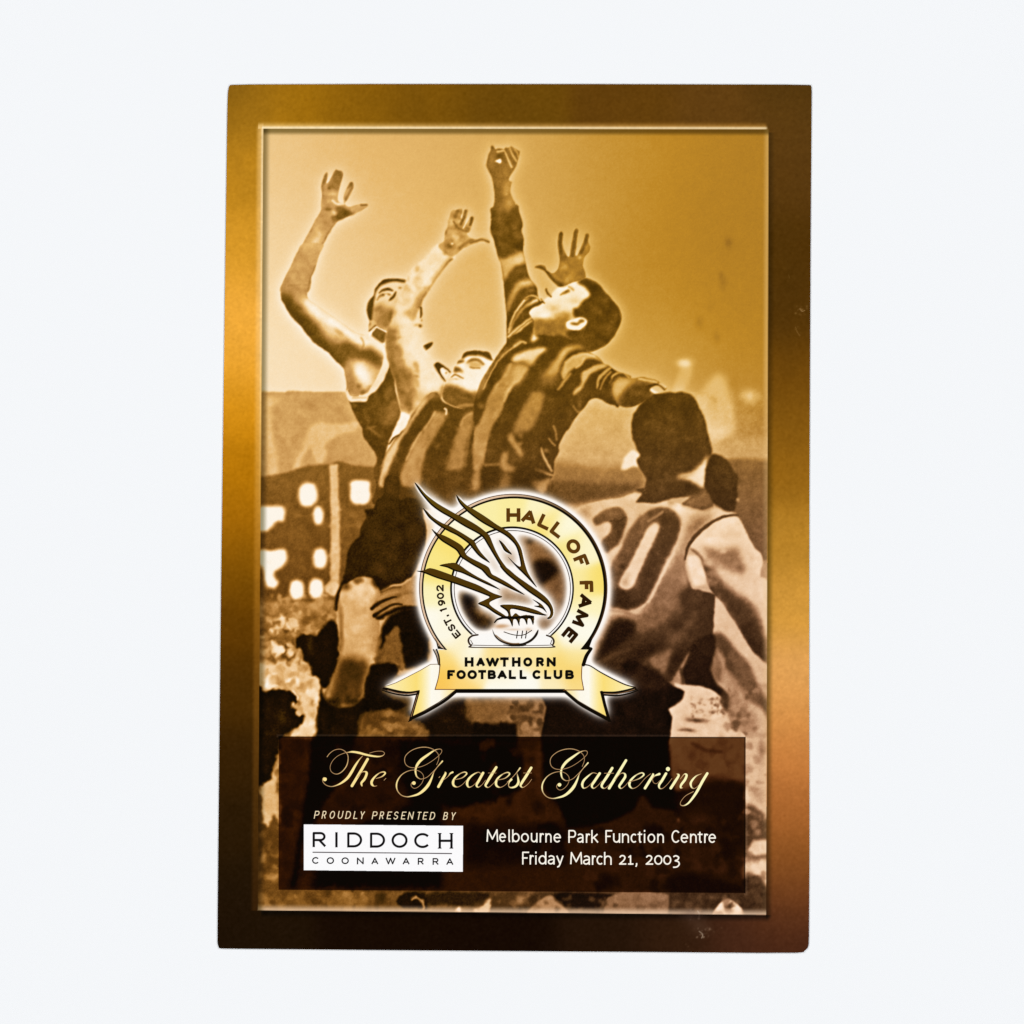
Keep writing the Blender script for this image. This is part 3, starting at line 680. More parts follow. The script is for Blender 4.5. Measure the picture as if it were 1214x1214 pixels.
def paint_right_player(c):
    P = RIGHT_PLAYER
    # dark head of a spectator behind the shoulder
    c.poly('L', [(770,905),(785,760),(820,680),(880,684),(940,728),(970,790),(1003,830),(992,900),(1003,960),(992,1010),(965,1065),(900,1050),(830,1010)], .25, 1.8, SPECTATOR)
    c.blob('L', (1000,985), (14,16), .72, .8)
    c.mottle('L', (800,700,990,1050), (.20,.30), .4, 5, 20, clip=SPECTATOR, seed=41)
    # jersey
    c.poly('Q', [(-60,190),(0,160),(120,128),(250,110),(340,78),(560,130),(780,190),(860,178),(1010,215),(900,235),(820,275),(740,345),(690,415),(668,490),(668,560),(690,640),(710,700),(865,740),(850,1000),(850,1300),(-60,1300)], .80, 1.4, P, sm=False)
    c.mottle('Q', (0,150,640,800), (.76,.82,.90), .4, 5, 60, clip=P, seed=42)
    c.blob('Q', (640,170), (120,50), .93, .8, clip=P)
    c.blob('Q', (20,200), (60,50), .62, .6, clip=P)
    c.poly('Q', [(700,265),(640,430),(550,570),(450,750),(400,880),(420,960),(560,860),(640,720),(668,610),(660,480),(700,390),(775,300),(860,235),(800,220)], .54, 5, clip=P)
    c.blob('Q', (720,250), (60,35), .68, .7, ang=-40, clip=P)
    c.line('Q', [(645,300),(605,420),(550,540),(490,660),(425,780),(370,820),(300,850)], .86, [3,4,4,4,4,3,2], 2.5, clip=P)
    # number
    c.poly('Q', [(72,250),(110,215),(160,183),(240,172),(280,205),(287,260),(265,330),(240,400),(190,440),(152,465),(128,395),(175,345),(193,295),(165,265),(95,288)], .42, 1.4, clip=P)
    c.poly('Q', [(200,240),(285,230),(287,265),(262,340),(235,405),(150,465),(128,395),(185,340),(205,290)], .33, 2.5, clip=P)
    c.line('Q', [(180,262),(240,258),(285,235)], .28, 1.5, 1.5, clip=P, a=.8)
    c.poly('Q', [(440,190),(520,170),(590,193),(632,250),(632,310),(602,400),(552,500),(492,620),(442,720),(392,798),(310,832),(230,822),(185,800),(190,560),(255,440),(300,330),(370,245)], .42, 1.8, clip=P)
    c.poly('Q', [(500,200),(560,190),(625,250),(628,310),(600,400),(550,500),(490,620),(440,720),(390,790),(310,822),(330,740),(400,600),(470,420),(510,320),(520,270)], .33, 3, clip=P)
    c.poly('Q', [(195,720),(240,680),(280,710),(330,700),(310,825),(230,815),(190,800)], .24, 4, clip=P)
    c.blob('Q', (400,250), (40,40), .52, .8, ang=-40, clip=P)
    c.blob('Q', (300,400), (40,70), .44, .7, ang=30, clip=P)
    c.blob('Q', (220,560), (30,60), .46, .7, clip=P)
    c.blob('Q', (265,555), (25,20), .26, .7, clip=P)
    c.line('Q', [(430,265),(490,225),(520,200)], .60, 3, 2.5, clip=P)
    c.poly('Q', [(445,285),(480,272),(503,290),(497,320),(460,405),(410,510),(370,605),(325,690),(275,707),(238,672),(262,615),(310,535),(360,435),(410,335)], .86, 1.4, clip=P)
    c.blob('Q', (280,660), (35,40), .66, .8, clip=P)
    # shaded lower part of the jersey with folds
    c.poly('Q', [(640,715),(570,840),(430,940),(300,900),(210,890),(160,960),(60,1180),(-60,1300),(850,1300),(852,740),(700,690)], .32, 6, clip=P)
    c.line('Q', [(185,840),(270,850),(340,880),(410,880)], .66, [3,4,5,4], 3.5, clip=P)
    c.line('Q', [(420,800),(400,870),(440,900)], .62, 3, 3, clip=P, a=.7)
    c.poly('R', [(75,475),(140,330),(190,220),(270,185),(360,215),(340,280),(260,350),(130,440)], .16, 4, clip=P)
    c.poly('R', [(380,150),(520,130),(640,20),(640,100),(560,180),(430,240),(360,270)], .48, 5, clip=P)
    c.poly('R', [(720,150),(760,130),(740,230),(640,330),(520,400),(420,470),(380,460),(450,380),(560,300),(660,240)], .46, 5, clip=P, a=.8)
    c.poly('R', [(700,0),(860,0),(850,280),(740,330),(700,280),(760,150)], .27, 5, clip=P)
    c.line('R', [(100,475),(200,430),(310,385)], .48, [4,6,3], 4, clip=P)
    c.poly('R', [(250,420),(350,360),(470,330),(560,300),(520,380),(420,450),(400,490),(540,560),(300,560),(150,520)], .20, 6, clip=P)
    c.poly('R', [(395,480),(480,415),(600,378),(570,450),(545,545),(470,520)], .56, 3, clip=P)
    c.poly('R', [(600,400),(640,340),(720,260),(700,340),(650,460),(590,560),(545,560),(570,470)], .25, 4, clip=P)
    # trim, shoulder and arm
    c.poly('Q', [(1010,235),(1060,320),(1110,420),(1160,480),(1172,530),(1155,620),(1215,690),(1215,1195),(1160,1180),(1100,1100),(1040,1000),(960,880),(900,790),(862,740),(808,655),(785,560),(755,490),(712,452),(705,415),(740,365),(830,280),(920,240)], .85, 1.2, P)
    c.poly('Q', [(780,430),(850,430),(900,450),(1000,430),(1030,500),(1060,570),(1040,610),(940,575),(850,530)], .54, 5, clip=P)
    c.poly('Q', [(800,520),(840,540),(900,640),(1000,740),(1100,800),(1150,900),(1185,1050),(1190,1200),(1100,1110),(1000,955),(880,770),(820,660)], .36, 5, clip=P)
    c.poly('Q', [(1050,880),(1130,920),(1180,1080),(1180,1200),(1100,1100),(1020,980)], .27, 5, clip=P)
    c.poly('Q', [(668,500),(690,620),(700,720),(860,745),(800,640),(780,540),(720,470)], .32, 4, clip=P)
    c.line('Q', [(690,440),(740,470),(800,560),(850,690)], .40, [4,5,6,7], 4, clip=P, a=.8)
    c.poly('Q', [(680,520),(705,482),(740,485),(775,540),(803,640),(770,692),(735,690),(702,620)], .90, 2.6, P)
    c.line('Q', [(806,560),(832,640),(868,745)], .38, [4,6,6], 4, clip=P, a=.9)
    c.poly('Q', [(660,700),(735,700),(790,690),(850,715),(856,820),(660,820)], .30, 3, clip=P)
    c.blob('Q', (830,390), (60,40), .94, .7, clip=P)
    c.mottle('Q', (760,250,1190,700), (.80,.88), .3, 5, 40, clip=P, seed=43)
    c.line('Q', [(1015,222),(960,226),(900,238),(820,282),(740,352),(690,425),(668,510)], .34, [1.5,3,3.5,4,4.5,4,2], 1.4)
    # head, neck and collar
    c.poly('L', [(480,265),(430,270),(380,300),(330,350),(290,410),(276,470),(279,540),(300,610),(325,665),(342,690),(313,715),(320,752),(360,812),(380,850),(368,905),(300,920),(352,942),(308,1005),(440,1012),(560,975),(690,965),(620,1018),(760,1058),(835,1032),(812,960),(770,908),(780,800),(795,715),(822,680),(826,640),(802,570),(790,490),(770,420),(740,370),(716,310),(680,272),(620,252),(575,262),(540,256)], .29, 1.4, P, sm=False)
    c.mottle('L', (280,260,820,1000), (.24,.27,.33), .4, 6, 70, clip=P, seed=44)
    c.blob('L', (420,480), (90,110), .34, .5, clip=P)
    c.blob('L', (740,480), (30,90), .36, .5, clip=P)
    c.poly('L', [(585,830),(690,795),(750,745),(794,690),(788,800),(770,908),(720,882),(650,850)], .90, 2.5, clip=P)
    c.blob('L', (640,830), (60,20), .62, .7, ang=-15, clip=P)
    c.poly('L', [(620,1016),(690,968),(780,930),(812,960),(835,1032),(760,1058)], .42, 3, clip=P)
    # between arm and body, lower arm, raised cap
    c.poly('Q', [(866,755),(905,790),(1000,935),(1100,1105),(1215,1200),(1215,1320),(1000,1300),(960,1080),(930,1000),(870,985),(850,1000)], .79, 1.6, PICTURE, sm=False)
    c.poly('R', [(855,280),(900,278),(950,325),(1000,395),(1075,480),(1135,620),(1215,740),(1215,850),(1100,740),(1000,605),(920,480),(890,420),(865,350)], .40, 4)
    c.poly('R', [(960,380),(1080,480),(1130,620),(1170,690),(1120,700),(1040,600),(980,500)], .52, 4, a=.8)
    c.poly('R', [(855,380),(920,420),(925,520),(905,590),(860,582),(830,520),(845,450)], .56, 2.5)
    c.line('R', [(890,420),(915,480),(910,580)], .68, 4, 3, a=.7)
    c.poly('R', [(720,325),(850,285),(870,370),(838,470),(832,520),(872,600),(935,660),(945,705),(900,690),(830,645),(740,622),(660,605),(648,540),(640,480),(680,400)], .19, 2.2, P)
    c.poly('R', [(712,335),(692,400),(650,470),(618,525),(585,590),(610,625),(662,605),(645,530),(682,450)], .64, 2.0)
    c.line('R', [(640,510),(650,560),(655,600)], .30, 3.5, 3, a=.8)
    c.poly('R', [(595,590),(650,612),(760,618),(850,648),(910,700),(932,760),(960,850),(1050,930),(1100,1000),(560,1000),(578,890),(584,830),(558,768),(610,745),(655,700),(667,655),(612,640)], .84, 1.2, PICTURE, sm=False)
    c.mottle('R', (600,650,930,930), (.76,.88,.80), .4, 4, 40, seed=45)
    c.blob('R', (745,842), (75,17), .42, .95, ang=4)
    c.blob('R', (690,840), (20,10), .6, .6)
    c.blob('R', (695,905), (45,14), .45, .8, ang=12)
    c.blob('R', (650,905), (30,10), .5, .7)
    c.mottle('R', (700,690,930,820), (.50,.60,.70), .6, 1.6, 60, seed=46)
    c.mottle('R', (840,700,930,800), (.45,.60), .6, 1.5, 40, seed=47)
    c.poly('R', [(920,520),(960,530),(1060,650),(1160,760),(1190,900),(1080,930),(960,850),(930,760),(925,620)], .66, 5, a=.8)
    c.mottle('R', (930,640,1150,920), (.44,.52,.62,.72), .6, 5, 30, seed=48)
    c.poly('R', [(910,660),(950,680),(940,790),(915,760),(900,700)], .30, 2.5, a=.8)
    c.poly('R', [(1120,740),(1215,860),(1215,1180),(1060,1180),(1060,940),(1140,900)], .78, 4, a=.9)
    c.blob('R', (1165,1030), (35,70), .56, .8)
    # shorts
    c.poly(None, [(640,822),(660,815),(700,800),(745,780),(788,805),(797,812),(811.5,820),(809,828),(800,836),(791.5,840.5),(796.5,851),(795,864),(792,880),(795,905),(796,920),(800,937),(789,942),(760,944),(735,935),(700,960),(640,960),(640,880),(645,856),(648,838)], .10, 1.4, P, sm=False)
    c.poly('R', [(60,480),(300,400),(400,480),(540,560),(590,600),(400,640),(200,560)], .24, 7, a=.9)
    c.mottle('R', (180,480,580,940), (.07,.14,.17), .5, 7, 60, clip=P, seed=49)

def paint_lower_left(c):
    # gap under the arm at the left, dark legs and boots
    c.poly('N', [(870,1214),(890,1050),(960,960),(1060,912),(1170,916),(1230,1050),(1230,1240),(870,1240)], .10, 3, MIDDLE_PLAYER, sm=False)
    c.poly('O', [(1000,130),(1230,30),(1230,420),(1060,450),(1040,300)], .095, 3, MIDDLE_PLAYER, sm=False)
    c.poly('O', [(998,132),(1030,200),(1052,450),(1010,440),(1000,402),(850,402),(868,330),(930,220)], .46, 2, PICTURE)
    c.mottle('O', (860,200,1040,420), (.36,.54,.5), .5, 4, 20, seed=51)
    c.poly('O', [(828,412),(985,402),(1012,450),(1002,490),(940,560),(890,600),(1000,670),(1065,690),(1040,730),(900,748),(778,752),(774,600),(800,480)], .095, 2.2, MIDDLE_PLAYER)
    c.poly('O', [(778,758),(1000,742),(1060,760),(1230,880),(1230,960),(715,960)], .44, 3, PICTURE, sm=False)
    c.mottle('O', (740,770,1200,930), (.34,.40,.54,.60), .6, 6, 50, seed=52)
    c.blob('O', (850,900), (80,30), .62, .7)
    # big dark figure and crowd at the far left
    c.poly('O', [(300,200),(420,200),(470,140),(520,100),(560,120),(585,250),(572,400),(550,475),(495,580),(450,565),(430,500),(400,500),(370,440),(330,385),(320,300),(288,280)], .13, 1.6, CROWD_LEFT)
    c.blob('O', (380,260), (30,70), .30, .6, clip=CROWD_LEFT)
    c.blob('O', (500,320), (30,90), .20, .5, clip=CROWD_LEFT)
    c.poly('O', [(60,570),(55,450),(150,400),(250,390),(350,410),(392,470),(402,508),(438,520),(452,640),(432,720),(426,800),(402,940),(230,930),(330,832),(332,740),(300,620),(200,592),(130,590)], .86, 2.5, PICTURE)
    c.mottle('O', (60,400,440,920), (.76,.90,.94,.70), .5, 5, 50, clip=PICTURE, seed=53)
    c.mottle('O', (20,60,300,420), (.40,.52,.84,.92,.74), .7, 5, 60, seed=71)
    c.mottle('O', (60,430,420,600), (.62,.74,.97), .7, 4, 40, clip=PICTURE, seed=72)
    c.blob('O', (160,540), (40,40), .58, .7)
    c.blob('O', (400,690), (20,40), .56, .6, ang=-25)
    c.poly('O', [(-20,610),(60,605),(130,590),(200,594),(260,620),(292,680),(245,690),(285,750),(335,790),(322,832),(250,880),(180,930),(165,960),(150,1240),(-20,1240)], .13, 1.8, CROWD_LOW)
    c.mottle('O', (10,620,300,1200), (.09,.16,.20), .5, 6, 40, clip=CROWD_LOW, seed=54)
    c.line('O', [(265,600),(285,640),(295,670)], .88, 2.5, 1.5)
    c.blob('O', (255,690), (15,14), .88, .9)
    c.poly('O', [(270,760),(300,735),(320,770),(290,785)], .78, 1.2)
    c.blob('O', (300,690), (14,14), .5, .8)
    # lower left strip and the area under the dark panel
    c.poly('V', [(-20,700),(110,690),(180,560),(200,420),(200,1250),(-20,1250)], .42, 4, PICTURE, sm=False)
    c.poly('V', [(50,300),(118,265),(148,165),(176,48),(190,240),(190,545),(135,495),(112,570),(75,570),(60,420)], .80, 2, PICTURE)
    c.line('V', [(158,90),(155,170),(165,230)], .62, 3, 3, a=.7)
    c.mottle('V', (40,560,180,960), (.30,.38,.52,.62), .6, 5, 40, seed=55)
    c.blob('V', (72,790), (28,60), .68, .8)
    c.blob('V', (140,930), (50,30), .70, .8)
    c.blob('V', (70,660), (40,60), .34, .6)
    c.poly('V', [(190,0),(420,0),(380,250),(330,560),(250,1000),(190,1000)], .40, 6, PICTURE, sm=False)
    c.mottle('V', (190,0,400,900), (.28,.36,.48), .6, 9, 30, seed=56)
    c.poly('V', [(400,-10),(720,-10),(680,120),(600,280),(500,400),(420,560),(340,700),(300,1000),(250,1000),(330,560),(385,200)], .10, 4, MIDDLE_PLAYER, sm=False)
    c.poly('V', [(720,0),(1000,0),(980,200),(1100,440),(900,480),(700,420),(560,560),(480,460),(600,300),(690,120)], .36, 7, PICTURE, sm=False)
    c.mottle('V', (560,0,1100,500), (.20,.28,.42), .6, 9, 30, seed=57)
    c.poly('V', [(1000,0),(1300,0),(1300,1000),(400,1000),(480,640),(900,500),(1080,420),(990,200)], .09, 6, sm=False)
    c.poly('W', [(0,0),(720,0),(760,150),(740,330),(600,400),(420,440),(260,460),(0,300)], .075, 5, sm=False)
    c.poly('W', [(720,-10),(885,-10),(892,250),(905,350),(1005,430),(1040,570),(900,620),(700,570),(420,570),(250,470),(420,440),(600,400),(740,330),(762,150)], .50, 4, PICTURE, sm=False)
    c.mottle('W', (400,0,1000,600), (.32,.44,.56), .5, 8, 40, seed=58)
    c.blob('W', (720,100), (40,60), .16, .7)
    c.blob('W', (810,120), (40,40), .30, .7)
    c.blob('W', (660,400), (30,50), .16, .7)
    c.blob('W', (860,430), (40,50), .24, .7)
    c.poly('W', [(885,-10),(1240,-10),(1240,700),(1060,600),(1000,430),(905,330)], .075, 4, RIGHT_PLAYER, sm=False)
    c.poly('W', [(340,560),(700,570),(1040,570),(1240,640),(1240,840),(340,840)], .20, 9, PICTURE, sm=False)
    c.mottle('W', (500,600,1214,820), (.10,.26,.30,.16), .6, 10, 40, seed=59)
    c.poly('U', [(-100,-20),(556,-20),(572,90),(575,215),(602,312),(690,300),(645,435),(622,475),(600,450),(540,440),(450,430),(412,362),(388,340),(340,440),(250,490),(150,530),(-100,560)], .075, 3, RIGHT_PLAYER, sm=False)
    c.poly('U', [(-100,565),(150,540),(260,495),(345,445),(388,345),(412,365),(450,432),(600,455),(620,520),(600,640),(620,780),(560,860),(560,990),(-100,990)], .42, 5, PICTURE, sm=False)
    c.mottle('U', (-60,560,600,960), (.20,.28,.40,.48), .6, 9, 50, seed=60)
    c.poly('U', [(565,-20),(1080,-20),(1080,260),(820,230),(700,310),(605,320),(578,215)], .80, 4, PICTURE, sm=False)
    c.mottle('U', (600,0,1050,240), (.66,.74,.84), .5, 9, 30, seed=61)
    c.line('U', [(720,10),(800,50),(900,60)], .55, 4, 4, a=.7)
    c.poly('U', [(610,330),(720,300),(850,240),(1070,280),(1080,680),(950,760),(900,640),(800,600),(700,560),(620,470)], .30, 7, PICTURE, sm=False)
    c.blob('U', (740,500), (90,70), .52, .8)
    c.blob('U', (860,660), (80,60), .42, .7)
    c.blob('U', (720,760), (80,60), .56, .7)
    c.blob('U', (830,800), (100,50), .54, .7)
    c.blob('U', (640,560), (30,40), .20, .7)
    c.blob('U', (620,720), (30,50), .20, .7)
    c.blob('U', (930,740), (50,50), .22, .7)
    c.blob('U', (1000,800), (60,60), .48, .6)
    c.mottle('U', (620,460,1050,860), (.24,.34,.46,.54), .5, 7, 50, seed=62)
    c.poly('U', [(565,870),(680,840),(800,860),(950,900),(1070,940),(1070,1010),(565,1010)], .22, 6, PICTURE, sm=False)
    c.blob('U', (625,505), (12,16), .74, .9)
    # strip below the panel
    c.poly('Y', [(0,60),(1300,70),(1300,200),(0,200)], .44, 3, PICTURE, sm=False)
    c.mottle('Y', (30,65,700,150), (.34,.40,.52,.58), .7, 6, 40, seed=63)
    c.blob('Y', (440,85), (40,30), .64, .8); c.blob('Y', (350,90), (30,25), .34, .7); c.blob('Y', (620,95), (25,40), .20, .8)
    c.poly('Y', [(690,130),(720,80),(820,70),(840,110),(830,150),(760,150)], .15, 2)
    c.line('Y', [(760,105),(785,95),(812,115),(820,150)], .66, 2.5, 2)
    c.poly('Y', [(840,75),(1100,72),(1130,90),(1060,130),(960,140),(850,125)], .20, 2.5)
    c.poly('Y', [(970,165),(990,145),(1010,165)], .95, 1.6)
    c.poly('Y', [(1060,165),(1100,130),(1130,100),(1130,165)], .80, 2)
    c.poly('Z', [(-60,60),(200,62),(440,70),(1040,60),(1040,160),(-60,160)], .34, 2, PICTURE, sm=False)
    c.mottle('Z', (-60,60,300,140), (.24,.40,.56,.48), .6, 5, 26, seed=64)
    c.poly('Z', [(90,150),(120,100),(170,72),(205,90),(245,150)], .64, 1.6)
    c.blob('Z', (60,85), (22,20), .70, .8)
    c.poly('Z', [(195,62),(430,70),(420,110),(330,122),(240,120)], .13, 2.5)
    c.poly('Z', [(430,66),(642,70),(642,160),(380,160)], .56, 1.6)
    c.poly('Z', [(642,66),(1000,66),(1000,110),(950,150),(642,160)], .27, 1.6, sm=False)
    c.blob('Z', (690,85), (50,25), .34, .8); c.blob('Z', (800,78), (40,12), .46, .8)
    c.poly('Z', [(815,160),(850,95),(880,86),(915,108),(945,160)], .90, 1.2, sm=True)
    c.mottle('Z', (640,70,1030,150), (.20,.34,.44,.52), .45, 5, 34, seed=65)
    c.mottle('Z', (430,75,640,125), (.46,.62,.5), .45, 5, 16, seed=66)
    c.mottle('Z', (90,80,440,130), (.10,.22,.5,.40), .5, 4, 26, seed=67)
    # strip right of the panel
    c.poly('U', [(1056,-30),(1230,-30),(1230,500),(1056,500)], .80, 2, PICTURE, sm=False)
    c.blob('U', (1170,60), (35,80), .60, .9)
    c.blob('U', (1150,330), (60,60), .70, .7)
    c.poly('U', [(1056,430),(1120,420),(1215,520),(1215,640),(1140,640),(1056,700)], .40, 4)
    c.blob('U', (1085,560), (40,60), .30, .7)
    c.poly('U', [(1075,700),(1130,640),(1215,640),(1215,720),(1130,740)], .86, 3)
    c.blob('U', (1090,720), (25,25), .6, .6)
    c.poly('U', [(1056,740),(1130,745),(1215,730),(1215,780),(1056,780)], .58, 4)
    c.poly('U', [(1056,780),(1215,775),(1215,960),(1056,900)], .87, 3)
    c.poly('U', [(1056,865),(1120,862),(1180,915),(1225,1000),(1225,1140),(1056,1140)], .30, 3)
    c.mottle('U', (1060,0,1200,900), (.60,.70,.86,.78,.5), .4, 5, 40, seed=68)
    c.mottle('U', (1060,890,1200,1080), (.22,.36,.42), .5, 5, 24, seed=69)

RAMPS = {  # sepia printing inks: top left, top right, bottom left, bottom right
 'a': [(0,(34,20,0)),(.15,(70,46,4)),(.3,(110,76,14)),(.45,(158,112,44)),(.6,(198,147,80)),(.75,(232,186,112)),(.88,(249,222,178)),(1,(255,248,236))],
 'b': [(0,(30,18,0)),(.15,(65,42,2)),(.3,(105,70,10)),(.45,(150,104,32)),(.6,(192,137,38)),(.75,(226,180,92)),(.88,(245,216,160)),(1,(255,247,230))],
 'c': [(0,(8,4,0)),(.10,(34,17,2)),(.17,(60,37,4)),(.3,(95,58,14)),(.45,(143,94,34)),(.6,(189,134,68)),(.75,(225,176,112)),(.88,(247,214,170)),(1,(255,247,234))],
 'd': [(0,(10,4,1)),(.10,(36,18,8)),(.17,(56,33,16)),(.3,(88,58,34)),(.45,(134,93,62)),(.6,(180,133,98)),(.75,(226,186,148)),(.88,(246,216,186)),(1,(255,240,228))]}

def ink(t, X, Y):
    wx = smooth01((X - 380) / 430.0)[..., None]; wy = smooth01((Y - 380) / 330.0)[..., None]
    def r(k):
        xs = [p[0] for p in RAMPS[k]]
        return np.stack([np.interp(t, xs, [p[1][i] for p in RAMPS[k]]) for i in range(3)], axis=-1)
    return (r('a') * (1 - wx) + r('b') * wx) * (1 - wy) + (r('c') * (1 - wx) + r('d') * wx) * wy

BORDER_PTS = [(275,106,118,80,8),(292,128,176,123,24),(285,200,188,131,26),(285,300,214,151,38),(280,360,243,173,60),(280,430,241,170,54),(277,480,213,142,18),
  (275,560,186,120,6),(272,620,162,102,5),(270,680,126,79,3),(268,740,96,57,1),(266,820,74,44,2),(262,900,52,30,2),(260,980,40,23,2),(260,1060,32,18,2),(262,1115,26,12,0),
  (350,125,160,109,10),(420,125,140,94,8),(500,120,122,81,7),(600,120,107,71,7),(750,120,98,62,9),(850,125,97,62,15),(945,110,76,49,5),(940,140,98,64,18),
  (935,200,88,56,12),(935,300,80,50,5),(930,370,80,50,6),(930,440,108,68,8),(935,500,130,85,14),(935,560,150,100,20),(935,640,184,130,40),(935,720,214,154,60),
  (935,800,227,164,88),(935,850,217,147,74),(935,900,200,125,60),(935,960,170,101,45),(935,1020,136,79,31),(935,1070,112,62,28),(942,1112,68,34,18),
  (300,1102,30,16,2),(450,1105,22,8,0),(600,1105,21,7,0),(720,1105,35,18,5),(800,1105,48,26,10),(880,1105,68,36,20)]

def ellipse(cx, cy, rx, ry=None, a0=0, a1=360, n=72):
    ry = rx if ry is None else ry
    a = np.radians(np.linspace(a0, a1, n, endpoint=abs(a1 - a0) < 359.9))
    return np.stack([cx + rx * np.cos(a), cy + ry * np.sin(a)], axis=1)

FEATHER_SHAPES = [
 ('S1', [(92,95),(130,130),(200,210),(300,288),(400,348),(490,398),(560,430),(680,500),(760,560),(800,600),(830,670),(860,740),(910,830),(980,920),(1080,1010),(1214,1100),(1290,1160),(1250,1170),(1214,1150),(1100,1070),(1000,990),(920,910),(850,800),(790,700),(740,620),(690,580),(560,510),(440,435),(340,378),(250,312),(170,222),(120,150)]),
 ('S4', [(90,108),(180,183),(300,268),(400,338),(470,398),(515,468),(528,530),(512,574),(485,590),(468,582),(492,560),(498,520),(470,465),(400,407),(290,332),(190,252),(80,162),(20,85)]),
 ('S1', [(487,215),(520,250),(580,308),(640,343),(760,418),(860,488),(950,543),(1010,588),(1060,648),(1100,720),(1120,800),(1140,880),(1170,960),(1250,1090),(1160,1000),(1100,940),(1050,890),(975,800),(1040,860),(1080,890),(1097,880),(1080,790),(1050,700),(1000,640),(940,592),(850,542),(740,482),(640,412),(570,352),(510,282)]),
 ('S1', [(172,340),(200,360),(270,428),(350,478),(430,512),(530,568),(610,618),(655,650),(682,700),(722,760),(805,855),(740,822),(690,782),(640,722),(598,672),(500,602),(420,562),(330,512),(240,442),(200,392)]),
 ('S1', [(253,535),(310,578),(370,598),(450,638),(530,688),(562,730),(582,780),(640,818),(720,858),(792,900),(822,960),(870,988),(960,1038),(1050,1098),(1135,1160),(1020,1112),(900,1052),(800,1002),(750,952),(720,922),(650,882),(570,832),(528,802),(488,742),(430,702),(350,652),(298,602)]),
 ('S1', [(328,880),(440,858),(500,868),(600,936),(700,996),(800,1046),(905,1112),(780,1064),(650,1004),(540,954),(470,934),(400,902)]),
 ('S3', [(110,135),(180,130),(250,110),(420,165),(560,218),(700,272),(830,343),(922,378),(860,402),(800,437),(832,480),(955,562),(945,582),(860,542),(770,482),(693,445),(750,413),(800,385),(760,362),(600,302),(460,252),(300,202),(180,155)]),
 ('S2', [(12,562),(50,588),(92,640),(135,698),(70,668),(40,622)]),
 ('S4', [(22,463),(120,453),(250,472),(370,508),(430,538),(464,552),(440,557),(350,543),(250,518),(130,494),(122,540),(135,565),(170,535),(210,560),(265,552),(330,560),(345,585),(335,645),(312,592),(285,590),(278,645),(250,592),(212,592),(205,655),(178,598),(148,598),(140,662),(108,598),(60,588),(0,600),(60,570),(100,560),(85,515)]),
 ('S4', [(330,403),(400,440),(432,470),(465,530),(420,492),(345,467),(392,458)]),
]

TAIL_L = ('S5', [(570,205),(490,207),(400,260),(280,322),(180,372),(75,408),(160,430),(230,446),(300,453),(392,438),(372,520),(330,668),(430,620),(560,545),(640,490),(715,430),(530,430),(560,330),(572,260)])
TAIL_R = ('S6', [(675,212),(740,217),(830,270),(960,340),(1060,385),(1150,412),(1060,436),(960,454),(835,448),(862,530),(895,672),(760,600),(640,530),(520,432),(690,435),(670,320)])

CX, CY = 609.3, 698.0
def crest_gold(X, Y):
    pts = [(606,600,252,238,160),(545,612,255,250,225),(575,600,252,240,170),(640,607,254,246,200),(665,628,255,251,222),(648,622,250,226,120),(690,655,254,246,205),(672,650,250,232,140),
           (706,690,250,224,112),(690,690,252,236,165),(705,720,254,244,190),(700,742,255,252,236),(680,758,255,252,236),(515,660,251,233,140),(525,645,252,228,120),(520,680,251,230,128),
           (515,705,253,244,190),(512,735,255,252,238),(535,755,255,252,238),(545,765,254,240,190),(530,740,254,248,222),(560,770,255,252,236),(525,782,252,220,130),(524,800,252,204,88),(522,814,252,200,92),(545,810,253,214,120),
           (560,792,254,236,180),(585,775,253,226,150),(600,800,255,246,215),(620,812,255,253,242),(600,815,255,253,242),(635,780,254,232,165),(660,785,250,216,118),(678,800,250,212,110),(685,812,252,222,140),(660,812,254,238,190),
           (680,778,251,228,150),(650,770,253,236,170)]
    return shepard(X, Y, pts, 9.0)

def feather_cov(c):
    m = np.zeros((c.ny, c.nx))
    for tile, pts in FEATHER_SHAPES:
        r = c.cover_poly(curve(at(tile, pts)), 0)
        if r:
            i0, i1, j0, j1 = r[0]
            m[j0:j1, i0:i1] = np.maximum(m[j0:j1, i0:i1], r[1])
    return m

